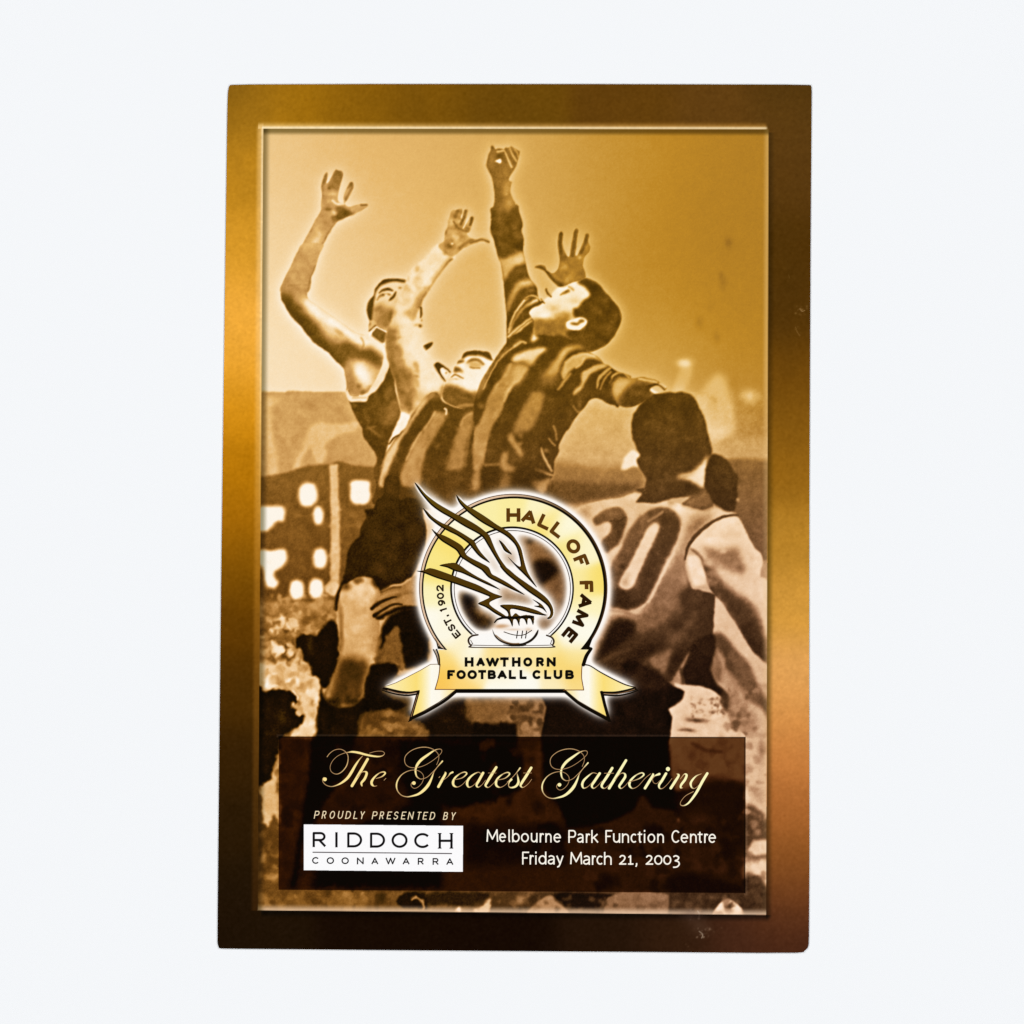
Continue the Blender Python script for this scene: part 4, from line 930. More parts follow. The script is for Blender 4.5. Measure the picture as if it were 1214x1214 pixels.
def paint_crest(c):
    if c.x[-1] < 440 or c.x[0] > 770 or c.y[-1] < 550 or c.y[0] > 880:
        return
    X, Y = c.X, c.Y
    # white glow round everything in the crest
    d_out = np.hypot(X - 608.8, Y - 697.3) - 111.2
    ring_hole = 69.5 - np.hypot(X - 607.0, Y - 697.5)
    solid = np.zeros((c.ny, c.nx))
    for p in (at(*TAIL_L), at(*TAIL_R), np.array([(514,768),(702,768),(692,790),(694,822),(514,822),(522,790)])):
        r = c.cover_poly(p, 0)
        if r:
            i0, i1, j0, j1 = r[0]
            solid[j0:j1, i0:i1] = np.maximum(solid[j0:j1, i0:i1], r[1])
    fe = feather_cov(c)
    ball = (((X - 611.5) / 24.0) ** 2 + ((Y - 745.5) / 18.5) ** 2 < 1) * (Y > 741) * 0.9
    bar = ((X > 556) & (X < 656) & (Y > 752) & (Y < 768)).astype(float)
    m = np.maximum(np.maximum(solid, fe), np.maximum(ball, bar))
    m = np.maximum(m, ((d_out < 0) & (ring_hole < 0)).astype(float))
    s = c.step
    g = np.maximum(np.clip(blur(m, 2.6 / s) * 3.0, 0, 1), np.clip(blur(m, 6.2 / s) * 3.0, 0, 1))
    g = smooth01(g) * .5 + g * .5
    c.rgb += g[..., None] * (np.array([255.0, 250.0, 245.0]) - c.rgb)
    # ring: thin outer line, pale bevel, black line, gold
    def disc(cx, cy, r):
        return np.clip(0.5 - (np.hypot(X - cx, Y - cy) - r) / max(s, .6), 0, 1)
    def lay(cov, col):
        c.rgb += cov[..., None] * (np.asarray(col, dtype=float) - c.rgb)
    gold = crest_gold(X, Y)
    hole = disc(607.0, 697.5, 73.0)
    cut = np.clip((772.5 - Y) / 1.5, 0, 1)
    below = np.abs(X - 609) < 83
    lim = np.where(below, 1.0, np.clip((770.0 - Y) / 1.2, 0, 1)) * np.clip((790 - Y), 0, 1)
    o1 = disc(608.5, 697.2, 111.6) * lim
    rim = o1 * (1 - hole)
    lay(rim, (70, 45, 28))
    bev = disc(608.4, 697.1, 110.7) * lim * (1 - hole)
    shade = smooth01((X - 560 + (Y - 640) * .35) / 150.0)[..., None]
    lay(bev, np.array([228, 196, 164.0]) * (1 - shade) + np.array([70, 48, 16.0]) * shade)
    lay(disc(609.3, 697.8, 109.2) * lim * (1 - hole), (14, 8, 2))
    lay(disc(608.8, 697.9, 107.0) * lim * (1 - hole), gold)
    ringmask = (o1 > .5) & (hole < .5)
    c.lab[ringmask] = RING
    # inner edge of the ring
    inner = disc(607.0, 697.5, 73.4)
    lay(inner * (1 - disc(607.2, 697.7, 71.2)), (16, 9, 2))
    lay(disc(607.2, 697.7, 71.2) * (1 - disc(607.4, 697.9, 68.6)), (252, 250, 248))
    lay(disc(607.4, 697.9, 69.3) * (1 - disc(607.4, 697.9, 68.5)), (60, 48, 42))
    c.lab[(inner > .5) & (np.hypot(X - 607.4, Y - 697.9) > 68.5)] = RING
    # tails
    for (tile, pts), off in ((TAIL_L, 1), (TAIL_R, -1)):
        p = at(tile, pts)
        q = p + np.array([-3.2 * off * 0.9, 2.6])
        for k in np.linspace(0, 1, 6):
            r = c.cover_poly(p * (1 - k) + q * k, 0)
            if r: c.put(r[0], r[1], (18, 10, 3), lab=RIBBON)
        r = c.cover_poly(p, 0)
        if r:
            i0, i1, j0, j1 = r[0]
            XX = X[j0:j1, i0:i1]
            u = (XX - p[:, 0].min()) / np.ptp(p[:, 0])
            if off < 0: u = 1 - u
            cols = np.stack([np.interp(u, [0, .12, .45, .52, .66, .78, 1], [v[i] for v in ((254,240,190),(254,238,175),(252,224,122),(253,232,150),(255,252,240),(255,250,235),(252,226,140))]) for i in range(3)], axis=-1)
            c.rgb[j0:j1, i0:i1] += r[1][..., None] * (cols - c.rgb[j0:j1, i0:i1])
            c.lab[j0:j1, i0:i1][r[1] > .5] = RIBBON
        c.line(None, np.vstack([p, p[:1]]), (92, 62, 38), .7, .6, RIBBON, a=.75, sm=False)
    # dark undersides of the tails
    c.line('S5', [(95,418),(160,437),(240,452),(320,457),(385,446)], (14,8,2), [1,2,2,2,2], .6, RIBBON)
    c.line('S5', [(60,436),(120,455),(200,474),(290,482),(375,470)], (14,8,2), [1,1.6,1.8,2,1.8], .6, RIBBON)
    c.line('S5', [(110,437),(200,462),(300,468),(370,458)], (150,112,76), 1.0, .6, RIBBON, a=.9)
    c.line('S5', [(382,450),(350,560),(312,700)], (24,14,4), 3.2, .6, RIBBON, sm=False)
    c.line('S5', [(374,480),(345,580),(318,670)], (150,112,76), 1.0, .6, RIBBON, sm=False, a=.9)
    c.line('S5', [(296,716),(330,684),(430,640),(560,566),(640,512),(720,444)], (14,8,2), [1,3.2,3.2,3.4,3.6,3.6], .6, RIBBON)
    c.line('S6', [(1145,412),(1060,438),(960,456),(850,456)], (14,8,2), [1,1.6,2,2], .6, RIBBON)
    c.line('S6', [(1172,438),(1090,466),(990,484),(870,478)], (14,8,2), [1,1.6,2,2], .6, RIBBON)
    c.line('S6', [(1140,428),(1050,456),(960,470),(870,466)], (150,112,76), 1.0, .6, RIBBON, a=.9)
    c.line('S6', [(850,456),(875,560),(915,705)], (14,8,2), 3.6, .6, RIBBON, sm=False)
    c.line('S6', [(932,716),(890,690),(760,620),(640,548),(515,440)], (14,8,2), [1,3.4,3.6,3.6,3.6], .6, RIBBON)
    c.line('S6', [(700,208),(750,222),(840,278),(960,342),(1060,388),(1150,412)], (22,13,4), 1.2, .6, RIBBON)
    # name plate
    plate = [(519.5,770.5),(528.5,770.5),(560,766),(655,766),(690,770),(700.5,769.5),(694,779),(690.2,790),(689.6,803),(692,817.6),(515.8,817.4),(519.9,803),(521.9,790),(521.2,779)]
    r = c.cover_poly(np.array(plate), 0)
    if r:
        i0, i1, j0, j1 = r[0]
        c.rgb[j0:j1, i0:i1] += r[1][..., None] * (gold[j0:j1, i0:i1] - c.rgb[j0:j1, i0:i1])
        c.lab[j0:j1, i0:i1][r[1] > .5] = RIBBON
    c.line(None, [(540,819.2),(669.5,819.2)], (8,5,2), 4.6, .6, RIBBON, sm=False, butt=True)
    c.line(None, [(515.8,817.4),(540,817.4)], (120,72,30), .9, .6, RIBBON, sm=False)
    c.line(None, [(668,818),(692,818)], (120,72,30), .9, .6, RIBBON, sm=False)
    c.line(None, [(521.8,788),(519.8,803),(515.8,817.4)], (110,66,30), .9, .6, RIBBON)
    c.line(None, [(690,788),(689.5,803),(692,817.6)], (110,66,30), .9, .6, RIBBON)
    # notches at both shoulders of the plate
    c.line('S3', [(285,775),(330,850)], (150,118,84), 1.2, .6, RING, sm=False)
    c.poly('S3', [(290,780),(318,845),(382,878),(312,872)], (14,8,2), .3, RING, sm=False)
    c.line('S3', [(270,880),(300,945),(318,1020)], (14,8,2), 1.2, .6, RIBBON)
    c.line('S3', [(300,880),(322,945),(328,1022)], (14,8,2), 1.8, .6, RIBBON)
    c.line('S3', [(284,882),(310,945),(322,1018)], (150,118,84), .9, .6, RIBBON, a=.9)
    c.poly('S4', [(795,878),(860,800),(900,770),(870,850),(892,866),(870,880)], (14,8,2), .3, RING, sm=False)
    c.line('S4', [(884,872),(840,940),(812,1022)], (14,8,2), [3.6,4.2,4.2], .6, RIBBON)
    # foot of the opening
    c.poly(None, [(560,754),(566,751.5),(647,751.5),(652,754),(656,759),(655,764),(650,767.2),(563,767.2),(557,764),(555.5,759)], (253,251,248), 1.2, RING)
    c.line(None, [(566.5,752.6),(560,753.8),(556,757),(555.6,761),(558.5,765.4),(564,767.6),(650,767.6),(655,765),(656.6,760),(654,755.6),(648,753.2)], (50,34,22), [1.8,2,2.2,2.2,1.8,1,1,1.6,2.2,2,1.6], .6, RING)
    c.line(None, [(558,759),(560.5,763),(565,765),(648,765),(652.5,763),(654,759)], (70,56,46), .7, .5, RING)
    # feathers
    fe = feather_cov(c)
    low = np.zeros_like(fe)
    k = max(1, int(round(1.5 / s)))
    low[:-k, k:] = fe[k:, :-k]
    lay(fe, (12, 7, 1))
    core = np.minimum(fe, low)
    vert = smooth01((Y - 570) / 60.0)[..., None]
    lay(core, np.array([104, 82, 14.0]) * (1 - vert) + np.array([78, 54, 8.0]) * vert)
    c.lab[fe > .5] = FEATHERS
    # ball in the talons
    for tile, ctr, rad, a_ in (('S3',(900,660),(75,26),.75),('S4',(60,655),(60,18),.5),('S4',(150,690),(90,14),.35),('S4',(290,690),(40,22),.4),('S3',(960,320),(60,40),.35)):
        q = at(tile, [ctr])[0]; k_ = TILES[tile][2] / 1214.0
        w_ = np.exp(-1.4 * (((X - q[0]) / (rad[0] * k_)) ** 2 + ((Y - q[1]) / (rad[1] * k_)) ** 2)) * a_ * (1 - fe)
        lay(w_, (196, 146, 98))
    c.line('S3', [(850,622),(880,592),(950,572),(1020,578),(1110,572),(1214,570)], (14,8,2), [1.5,2,2.2,2.6,2.6,2.6], .6, BALL)
    c.poly('S3', [(828,685),(850,735),(900,785),(980,815),(1090,822),(1160,800),(1214,760),(1262,690),(1252,745),(1190,808),(1100,838),(1000,838),(910,808),(850,755)], (22,13,4), .4, BALL)
    c.line('S3', [(860,745),(930,795),(1010,822),(1080,822)], (120,84,44), 1.4, 1.0, BALL, a=.8)
    c.poly('S3', [(930,832),(1000,838),(1090,838),(1150,828),(1120,846),(1000,848)], (10,6,2), .4, BALL)
    c.line('S4', [(60,712),(130,735),(200,745),(260,735),(322,698)], (40,26,14), .9, .5, BALL)
    for x in (185, 232, 270):
        c.line('S4', [(x + 4,704),(x - 6,770)], (28,18,8), 1.1, .5, BALL, sm=False)
    c.rgb[:] = np.clip(c.rgb, 0, 255)

# ---- lettering: pen strokes for every character, in a box 0..1 wide, cap height 1
def arc(cx, cy, rx, ry, a0, a1, n=18):
    a = np.radians(np.linspace(a0, a1, n))
    return [(cx + rx * math.cos(t), cy + ry * math.sin(t)) for t in a]
def spl(p):
    return [tuple(q) for q in curve(np.array(p), closed=False, n=6)]
XH = .69
GLYPHS = {
 'H': [[(0,0),(0,1)],[(1,0),(1,1)],[(0,.5),(1,.5)]],
 'A': [[(0,0),(.5,1)],[(.5,1),(1,0)],[(.2,.32),(.8,.32)]],
 'L': [[(0,1),(0,0),(1,0)]],
 'O': [arc(.5,.5,.5,.5,0,360,40)],
 'F': [[(0,0),(0,1),(1,1)],[(0,.5),(.85,.5)]],
 'M': [[(0,0),(.06,1),(.5,.2),(.94,1),(1,0)]],
 'E': [[(1,1),(0,1),(0,0),(1,0)],[(0,.51),(.85,.51)]],
 'T': [[(0,1),(1,1)],[(.5,1),(.5,0)]],
 'W': [[(0,1),(.26,0),(.5,.98),(.74,0),(1,1)]],
 'R': [[(0,0),(0,1),(.6,1)] + arc(.6,.73,.36,.27,90,-90,14) + [(0,.46)],[(.5,.46),(1,0)]],
 'P': [[(0,0),(0,1),(.6,1)] + arc(.6,.72,.38,.28,90,-90,14) + [(0,.44)]],
 'B': [[(0,.52),(.55,.52)] + arc(.55,.76,.36,.24,-90,90,12) + [(0,1),(0,0),(.6,0)] + arc(.6,.26,.4,.26,-90,90,12)],
 'D': [[(0,0),(0,1),(.42,1)] + arc(.42,.5,.58,.5,90,-90,22) + [(0,0)]],
 'C': [arc(.54,.5,.54,.5,42,318,30)],
 'U': [[(0,1),(0,.38)] + arc(.5,.38,.5,.38,180,360,18) + [(1,1)]],
 'N': [[(0,0),(0,1),(1,0),(1,1)]],
 'S': [spl([(.94,.84),(.7,.98),(.35,1),(.06,.8),(.16,.6),(.5,.5),(.88,.38),(.96,.18),(.65,0),(.3,0),(0,.16)])],
 'Y': [[(0,1),(.5,.45),(1,1)],[(.5,.45),(.5,0)]],
 'I': [[(.5,0),(.5,1)]],
 'e': [[(.03,.37),(.98,.37)] + arc(.5,.345,.48,.345,6,318,26)],
 'l': [[(.3,1),(.3,.16),(.55,0),(.9,.02)]],
 'b': [[(0,1),(0,0)], arc(.48,.345,.5,.345,0,360,30)],
 'd': [[(1,1),(1,0)], arc(.5,.345,.5,.345,0,360,30)],
 'o': [arc(.5,.345,.5,.345,0,360,32)],
 'u': [[(0,XH),(0,.26)] + arc(.48,.26,.48,.26,180,300,12) + [(1,.22)],[(1,XH),(1,0)]],
 'r': [[(0,0),(0,XH)], spl([(.02,.42),(.3,.62),(.65,.70),(1,.67)])],
 'n': [[(0,0),(0,XH)],[(.02,.48)] + arc(.52,.43,.48,.26,150,0,12) + [(1,0)]],
 'h': [[(0,0),(0,1)],[(.02,.48)] + arc(.52,.43,.48,.26,150,0,12) + [(1,0)]],
 'a': [spl([(.12,.63),(.45,.70),(.85,.62),(.94,.42)]) + [(.94,0)], spl([(.92,.38),(.5,.37),(.1,.28),(.06,.1),(.35,0),(.7,.05),(.92,.2)])],
 'k': [[(0,0),(0,1)],[(.9,XH),(.08,.32)],[(.3,.42),(1,0)]],
 'c': [arc(.56,.345,.56,.345,50,310,24)],
 't': [[(.45,.92),(.42,.2),(.62,.0),(1,.02)],[(0,XH),(1,XH)]],
 'i': [[(.5,0),(.5,XH - .02)],[(.5,.985),(.5,1.0)]],
 'y': [[(0,XH),(.52,.02)],[(1,XH),(.5,-.06),(.3,-.24),(.05,-.27)]],
 '1': [[(.05,.58),(.52,.73),(.52,0)],[(.02,0),(1,0)]],
 '2': [spl([(.05,.6),(.3,.73),(.7,.72),(.9,.55),(.65,.3),(.02,0)]) + [(1,0)]],
 '0': [arc(.5,.365,.5,.365,0,360,32)],
 '3': [spl([(.08,.66),(.45,.74),(.86,.6),(.72,.4),(.35,.3),(.8,.22),(.95,-.02),(.6,-.24),(.02,-.28)])],
 ',': [[(.55,.08),(.62,-.06),(.15,-.24)]],
 '.': [[(.5,.02),(.5,.14)]],
 'one': [[(.1,.8),(.55,1),(.55,0)]],
 'two': [spl([(.05,.78),(.25,.98),(.7,1),(.94,.75),(.6,.4),(.02,0)]) + [(1,0)]],
 'nine': [arc(.5,.68,.45,.32,0,360,26), spl([(.95,.68),(.9,.35),(.6,.05),(.15,0)])],
 'zero': [arc(.5,.5,.5,.5,0,360,32)],
}

def put_char(c, ch, x0, x1, yb, cap, w, col, lab, slant=0.0, butt=True, rot=None, a=1.0, f=.6):
    """Character in the box x0..x1 (outer edges), baseline yb, cap height in pixels (y down)."""
    ins = w / 2
    for st in GLYPHS[ch]:
        pts = []
        for gx, gy in st:
            x = x0 + ins + gx * max(x1 - x0 - w, 0.01)
            y = yb - ins - gy * (cap - w)
            x += slant * (yb - y)
            pts.append((x, y))
        p = np.array(pts)
        if rot is not None:                        # rot = (cx, cy, angle): turn about a point
            ca, sa = math.cos(rot[2]), math.sin(rot[2])
            q = p - np.array(rot[:2])
            p = np.stack([q[:, 0] * ca - q[:, 1] * sa, q[:, 0] * sa + q[:, 1] * ca], axis=1) + np.array(rot[:2])
        if butt:                                    # square ends reach the edge of the letter's box
            n_ = len(st)
            for e, nb in ((0, 1), (n_ - 1, n_ - 2)):
                dxg = st[e][0] - st[nb][0]; dyg = st[e][1] - st[nb][1]
                d = p[e] - p[nb]; L_ = max(np.hypot(*d), 1e-6)
                if n_ == 2 and abs(dxg) < .01:
                    k_ = 1.0
                elif abs(dyg) < .01 and (st[e][0] in (0, 1)):
                    k_ = 1.0
                elif abs(dxg) < .01 and (st[e][1] in (0, 1, XH)):
                    k_ = 1.0
                elif n_ <= 5 and st[e][1] in (0, 1, XH):
                    k_ = .45
                else:
                    k_ = 0.0
                p[e] = p[e] + d / L_ * ins * k_
        r = c.cover_line(p, w, f, butt)
        if r:
            c.put(r[0], r[1], col, a, lab)

def row(c, tile, chars, base, cap, w, col, lab, slope=0.0, slant=0.0, butt=True, f=.6):
    x_, y_, tw = TILES[tile]
    k = tw / 1214.0
    for ch, a, b in chars:
        x0 = x_ + a * k; x1 = x_ + b * k
        put_char(c, ch, x0, x1, y_ + base * k + slope * (x0 - x_), cap * k, w, col, lab, slant, butt, f=f)

def paint_crest_words(c):
    if c.x[-1] < 440 or c.x[0] > 770 or c.y[-1] < 550 or c.y[0] > 880:
        return
    br = (92, 56, 12); dk = (40, 20, 2)
    for ch, ang, wd, col in (('H',0,16.6,br),('A',12.4,17.6,br),('L',25.4,14,br),('L',37.2,14,br),('O',55.1,17.4,br),('F',68.2,13.4,br),
                             ('F',88.6,13.4,br),('A',100.4,17.2,dk),('M',114.2,18.6,dk),('E',129.4,14,dk)):
        cx, cy = 608.6, 697.4
        put_char(c, ch, cx - wd / 2, cx + wd / 2, cy - 78.8, 16.0, 4.3, col, ARC_WORDS, rot=(cx, cy, math.radians(ang)))
    for ch, ang, wd in (('E',-128.9,8.2),('S',-122.6,7.6),('T',-117.0,7.6),('.',-112.6,2.4),('one',-107.0,5.4),('nine',-101.4,7.4),('zero',-96.0,7.6),('two',-90.0,8.0)):
        cx, cy = 608.6, 697.4
        put_char(c, ch, cx - wd / 2, cx + wd / 2, cy - 82.6, 8.6, 1.95, (34, 20, 6), ARC_YEAR, rot=(cx, cy, math.radians(ang)))
    k = 152 / 1214.0
    bl = (12, 9, 6)
    for ch, a, b in (('H',551.0,561.4),('A',564.6,575.0),('W',576.0,591.8),('T',593.0,603.0),('H',607.0,617.0),('O',620.4,631.0),('R',635.7,645.0),('N',648.2,658.8)):
        put_char(c, ch, a, b, 790.2, 10.8, 3.1, bl, CLUB_WORDS)
    for ch, a, b in (('F',530.3,539.2),('O',541.2,552.2),('O',554.2,565.4),('T',567.0,576.2),('B',578.3,588.0),('A',589.6,601.0),('L',603.2,611.6),('L',616.0,624.2),
                     ('C',631.2,641.4),('L',645.2,653.4),('U',656.4,666.6),('B',670.2,680.4)):
        put_char(c, ch, a, b, 805.2, 10.8, 3.1, bl, CLUB_WORDS)

def paint_panel(c):
    """Dark see-through panel with all its lettering."""
    if c.y[-1] < 860 or c.y[0] > 1075:
        return
    X, Y = c.X, c.Y
    L = 330.6 + (Y - 873) * (-.3) / 182; Rr = 883.9 - (Y - 873) * .4 / 185
    Tp = 873.2 + (X - 330) * .6 / 553; Bt = 1054.8 + (X - 330) * 3.9 / 553
    inside = np.minimum(np.minimum(X - L, Rr - X), np.minimum(Y - Tp, Bt - Y))
    cov = np.clip(inside / 1.0 + .5, 0, 1)
    wx = smooth01((X - 330) / 553.0)
    lum = c.rgb / 255.0
    dark = (lum ** 1.06) * 255.0 * np.array([.42, .32, .215])
    dark = np.maximum(dark - 7.0, 0) + np.array([8.0, 4.0, 1.0])
    edge = np.clip((Rr - X) / 2.2, 0, 1) * np.clip((Y - Tp) / 2.0, 0, 1)
    dark = dark * (.45 + .55 * edge[..., None])
    glow = np.clip(1 - np.abs(inside + 1.6) / 1.8, 0, 1) * ((X > Rr - 1) | (Y < Tp + 1))
    c.rgb += (glow * .10)[..., None] * (np.array([255, 225, 200.0]) - c.rgb)
    c.rgb += cov[..., None] * (dark - c.rgb)
    c.lab[inside > 0] = PANEL
    gold = lambda x: np.array([254, 228, 150.0]) * (1 - smooth01((x - 380) / 420.0)) + np.array([255, 250, 190.0]) * smooth01((x - 380) / 420.0)
    hair = np.array([186, 146, 100.0])
    def pen(tile, pts, w, shift=(0, 0)):
        p = at(tile, pts) + np.array(shift)
        t = np.arange(len(p)); q = curve(p, closed=False, n=7)
        wd = np.interp(np.linspace(0, len(p) - 1, len(q)), t, np.broadcast_to(np.asarray(w, dtype=float), (len(p),)))
        r = c.cover_line(q, np.maximum(wd * 1.04, .72), .55)
        if r is None:
            return
        i0, i1, j0, j1 = r[0]
        # hairlines print weaker than the full strokes
        XX = X[j0:j1, i0:i1]; YY = Y[j0:j1, i0:i1]
        best = np.full(XX.shape, 1e9); wl = np.zeros(XX.shape)
        for k in range(0, len(q), 2):
            d = np.hypot(XX - q[k, 0], YY - q[k, 1])
            wl = np.where(d < best, wd[k], wl); best = np.minimum(best, d)
        m = smooth01((wl - .7) / 1.3)[..., None]
        col = hair * (1 - m) + gold(p[:, 0].mean()) * m
        c.rgb[j0:j1, i0:i1] += r[1][..., None] * (col - c.rgb[j0:j1, i0:i1])
        c.lab[j0:j1, i0:i1][r[1] > .4] = TITLE
    def dot(tile, ctr, rad, shift=(0, 0)):
        p = at(tile, [ctr])[0] + np.array(shift)
        r = c.cover_poly(ellipse(p[0], p[1], rad, n=24), 0)
        if r:
            c.put(r[0], r[1], gold(p[0]), lab=TITLE)
    pen('T1', [(120,160),(150,122),(200,87),(260,76),(310,95),(345,135),(352,190),(335,260),(290,320),(240,350),(195,346),(160,315),(155,260),(185,200),(240,150),(310,120),(345,112)], [1,.9,.8,.8,.9,1,1.1,1.3,1.2,1,.8,.7,.7,.7,.7,.8,.9])
    pen('T1', [(340,113),(400,106),(470,116),(540,135),(610,150),(680,158),(730,150),(755,125),(735,102),(690,98),(640,105),(590,120)], [.9,2.2,2.6,2.4,2.2,1.8,1.2,.8,.7,.7,.7,.7])
    pen('T1', [(512,152),(470,200),(430,260),(390,330),(350,390),(300,435),(240,470),(170,490),(110,475),(75,440),(72,405),(85,392)], [.8,1.6,2.6,3.2,3.1,2.6,1.6,1,.9,.9,1,1.2])
    dot('T1', (95,410), 2.3)
    pen('T1', [(568,187),(480,340),(395,482)], [3.0,3.3,3.2])
    pen('T1', [(455,390),(500,335),(540,325),(558,345),(535,405),(500,450),(505,482)], [.7,.8,1.6,2.8,3,2.6,1.5])
    pen('T1', [(660,402),(725,380),(762,345),(745,328),(700,340),(650,380),(615,430),(615,465),(640,486),(670,482)], [.8,1.4,2,1.6,1.2,2,3,2.8,1.2,.7])
    pen('T1', [(750,420),(770,400)], [.8,.8])
    for sh in ((-172.6, -2.0), (0, 0)):
        pen('T3', [(610,315),(635,250),(635,190),(600,140),(540,103),(460,86),(370,95),(280,130),(210,190),(190,250),(205,310),(250,345),(310,355),(390,345),(470,315),(560,260),(640,195),(675,150),(670,117),(630,112),(570,135),(490,190),(410,250),(360,310),(335,370),(335,420),(350,470),(390,500),(430,500),(490,475),(550,420),(600,370)],
            [.7,.7,.7,.8,.9,1,1,.9,.9,.9,.8,.8,.8,.8,.7,.7,.7,.7,.8,.9,1.6,2.7,3.2,3.0,2.4,2.0,1.5,1,.8,.8,.8,.8], sh)
        pen('T3', [(685,270),(620,345),(575,410),(545,490),(500,580),(440,650),(370,700),(290,725),(220,735),(150,715),(100,660),(84,590),(100,520),(150,450),(220,405),(300,385),(370,395),(420,430),(440,480),(420,550),(370,605),(320,625),(285,605),(275,575),(290,547)],
            [1.8,1,1,2.1,3.5,3.4,2.6,1.7,1.2,1,1.2,1.8,1.7,1.2,1,.8,.7,.7,.7,.7,.7,.7,.7,.8,1], sh)
        dot('T3', (312,556), 2.2, sh)
    pen('T2', [(212,330),(215,350),(180,415),(138,492)], [1.2,2.6,3.1,3])
    pen('T2', [(190,420),(240,382),(270,345),(295,332)], [.7,.8,1.8,2.2])
    pen('T2', [(145,390),(155,378)], [.9,.7])
    E = [(15,22),(95,2),(145,-42),(125,-62),(75,-46),(20,-2),(-5,48),(5,88),(45,103),(95,78),(140,32)]
    EW = [.8,1.2,1.8,1.5,1.2,2.2,3,2.4,1,.7,.7]
    pen('T2', [(305 + x, 392 + y) for x, y in E], EW)
    pen('T2', [(612,352),(580,332),(520,360),(470,410),(455,460),(475,497),(520,480),(570,430),(610,370)], [.8,1,1.9,2.7,2.9,1.5,.8,.7,.7])
    pen('T2', [(632,340),(585,425),(560,475),(580,497),(620,470),(660,420)], [3,3,2.5,1.3,.7,.7])
    pen('T2', [(778,278),(720,370),(672,450),(660,480),(690,500),(740,462),(785,410)], [3,3.2,3,2.3,1,.7,.7])
    pen('T2', [(690,340),(775,340)], [.7,.7])
    pen('T2', [(780 + x, 396 + y) for x, y in E], EW)
    pen('T2', [(900,440),(950,395),(1000,340),(1042,285)], [.7,.8,1,1.8])
    pen('T2', [(1008,345),(1020,400),(1022,450),(990,490),(940,502),(915,482),(922,442),(945,412)], [.8,2,3,2.5,1.6,1,1.6,2.6])
    pen('T2', [(1165,283),(1110,372),(1060,450),(1048,480),(1075,500),(1130,462),(1170,410)], [3,3.2,3,2.3,1,.7,.7])
    pen('T2', [(1080,340),(1168,340)], [.7,.7])
    pen('T3', [(805,412),(750,400),(690,440),(630,500),(610,555),(630,600),(690,575),(760,500),(810,430)], [.8,1,1.9,2.7,2.9,1.5,.8,.7,.7])
    pen('T3', [(838,408),(770,510),(735,570),(760,602),(810,570),(865,510)], [3,3,2.5,1.3,.7,.7])
    pen('T3', [(1002,338),(940,440),(872,545),(868,585),(905,602),(960,560),(1030,490)], [3,3.2,3,2.3,1,.7,.7])
    pen('T3', [(900,405),(1020,405)], [.7,.7])
    pen('T3', [(1182,238),(1090,390),(962,600)], [3,3.3,3.2])
    pen('T3', [(1040,490),(1110,412),(1160,408),(1172,450),(1125,525),(1095,575),(1120,604),(1170,570),(1230,500)], [.7,.8,1.6,2.9,3,2.6,1.2,.7,.7])
    pen('T4', [(120,515),(185,500),(260,470),(312,425),(285,400),(220,425),(160,475),(125,530),(130,577),(170,604),(240,570),(330,470),(400,412)], [.7,.9,1.4,2,1.6,1.4,2.4,3.1,2.4,1,.7,.7,.7])
    pen('T4', [(428,412),(432,430),(390,500),(328,600)], [1.4,2.8,3.2,3.1])
    pen('T4', [(425,480),(455,440),(515,415)], [.7,1.4,2.8])
    pen('T4', [(425,490),(440,528),(480,540),(525,500)], [.9,.7,.7,.7])
    pen('T4', [(602,410),(550,500),(512,560),(520,602),(560,602),(620,550),(680,475)], [3,3.1,2.7,1.5,.8,.7,.7])
    dot('T4', (628,350), 2.5)
    pen('T4', [(745,412),(768,435),(720,515),(665,600)], [1,2.6,3.2,3.1])
    pen('T4', [(790,480),(840,418),(872,430),(850,490),(802,555),(795,592),(818,596)], [.7,1.3,2.6,3,2.7,2,1])
    pen('T4', [(1065,412),(1000,440),(950,490),(925,540),(940,592),(980,602),(1035,560)], [.8,1.5,2.3,2.7,1.6,.8,.7])
    pen('T4', [(1142,408),(1080,510),(1010,640),(950,730),(890,800),(830,830),(792,815),(800,770),(860,700),(960,645)], [3,3.3,3.1,2.7,2,1.2,.9,.7,.8,.9])
    # small italic line
    cream = (240, 222, 184)
    row(c, 'P1', [('P',205,275),('R',315,375),('O',425,500),('U',543,615),('D',655,730),('L',770,830),('Y',860,925),('P',1038,1110),('R',1145,1205)], 246, 112, 1.2, cream, PRESENTED, .010, .20)
    row(c, 'P2', [('E',38,100),('S',132,200),('E',243,305),('N',340,415),('T',468,522),('E',555,616),('D',655,728),('B',848,912),('Y',955,1020)], 258, 112, 1.2, cream, PRESENTED, .010, .20)
    # sponsor box
    box = np.array([(360.1,977.3),(549.1,979.0),(548.7,1033.6),(360.0,1031.7)])
    r = c.cover_poly(box, 0)
    if r: c.put(r[0], r[1], (253, 253, 255), lab=SPONSOR)
    bl = (14, 12, 14)
    row(c, 'P1', [('R',190,382),('I',500,565),('D',688,902),('D',1016,1232)], 656, 216, 2.6, bl, SPONSOR_NAME, .0105)
    row(c, 'P2', [('O',112,342),('C',438,662),('H',790,990)], 668, 216, 2.6, bl, SPONSOR_NAME, .0105)
    k = 100 / 1214.0
    for x in (803, 972):                                  # little feet on the H
        for yy in (463, 674):
            c.line('P2', [(x - 20,yy),(x + 22,yy)], bl, 1.0, .5, SPONSOR_NAME, sm=False)
    c.line('P1', [(195,733),(1240,742)], (84,78,82), 1.15, .5, SPONSOR_RULE, sm=False)
    c.line('P2', [(20,742),(975,752)], (84,78,82), 1.15, .5, SPONSOR_RULE, sm=False)
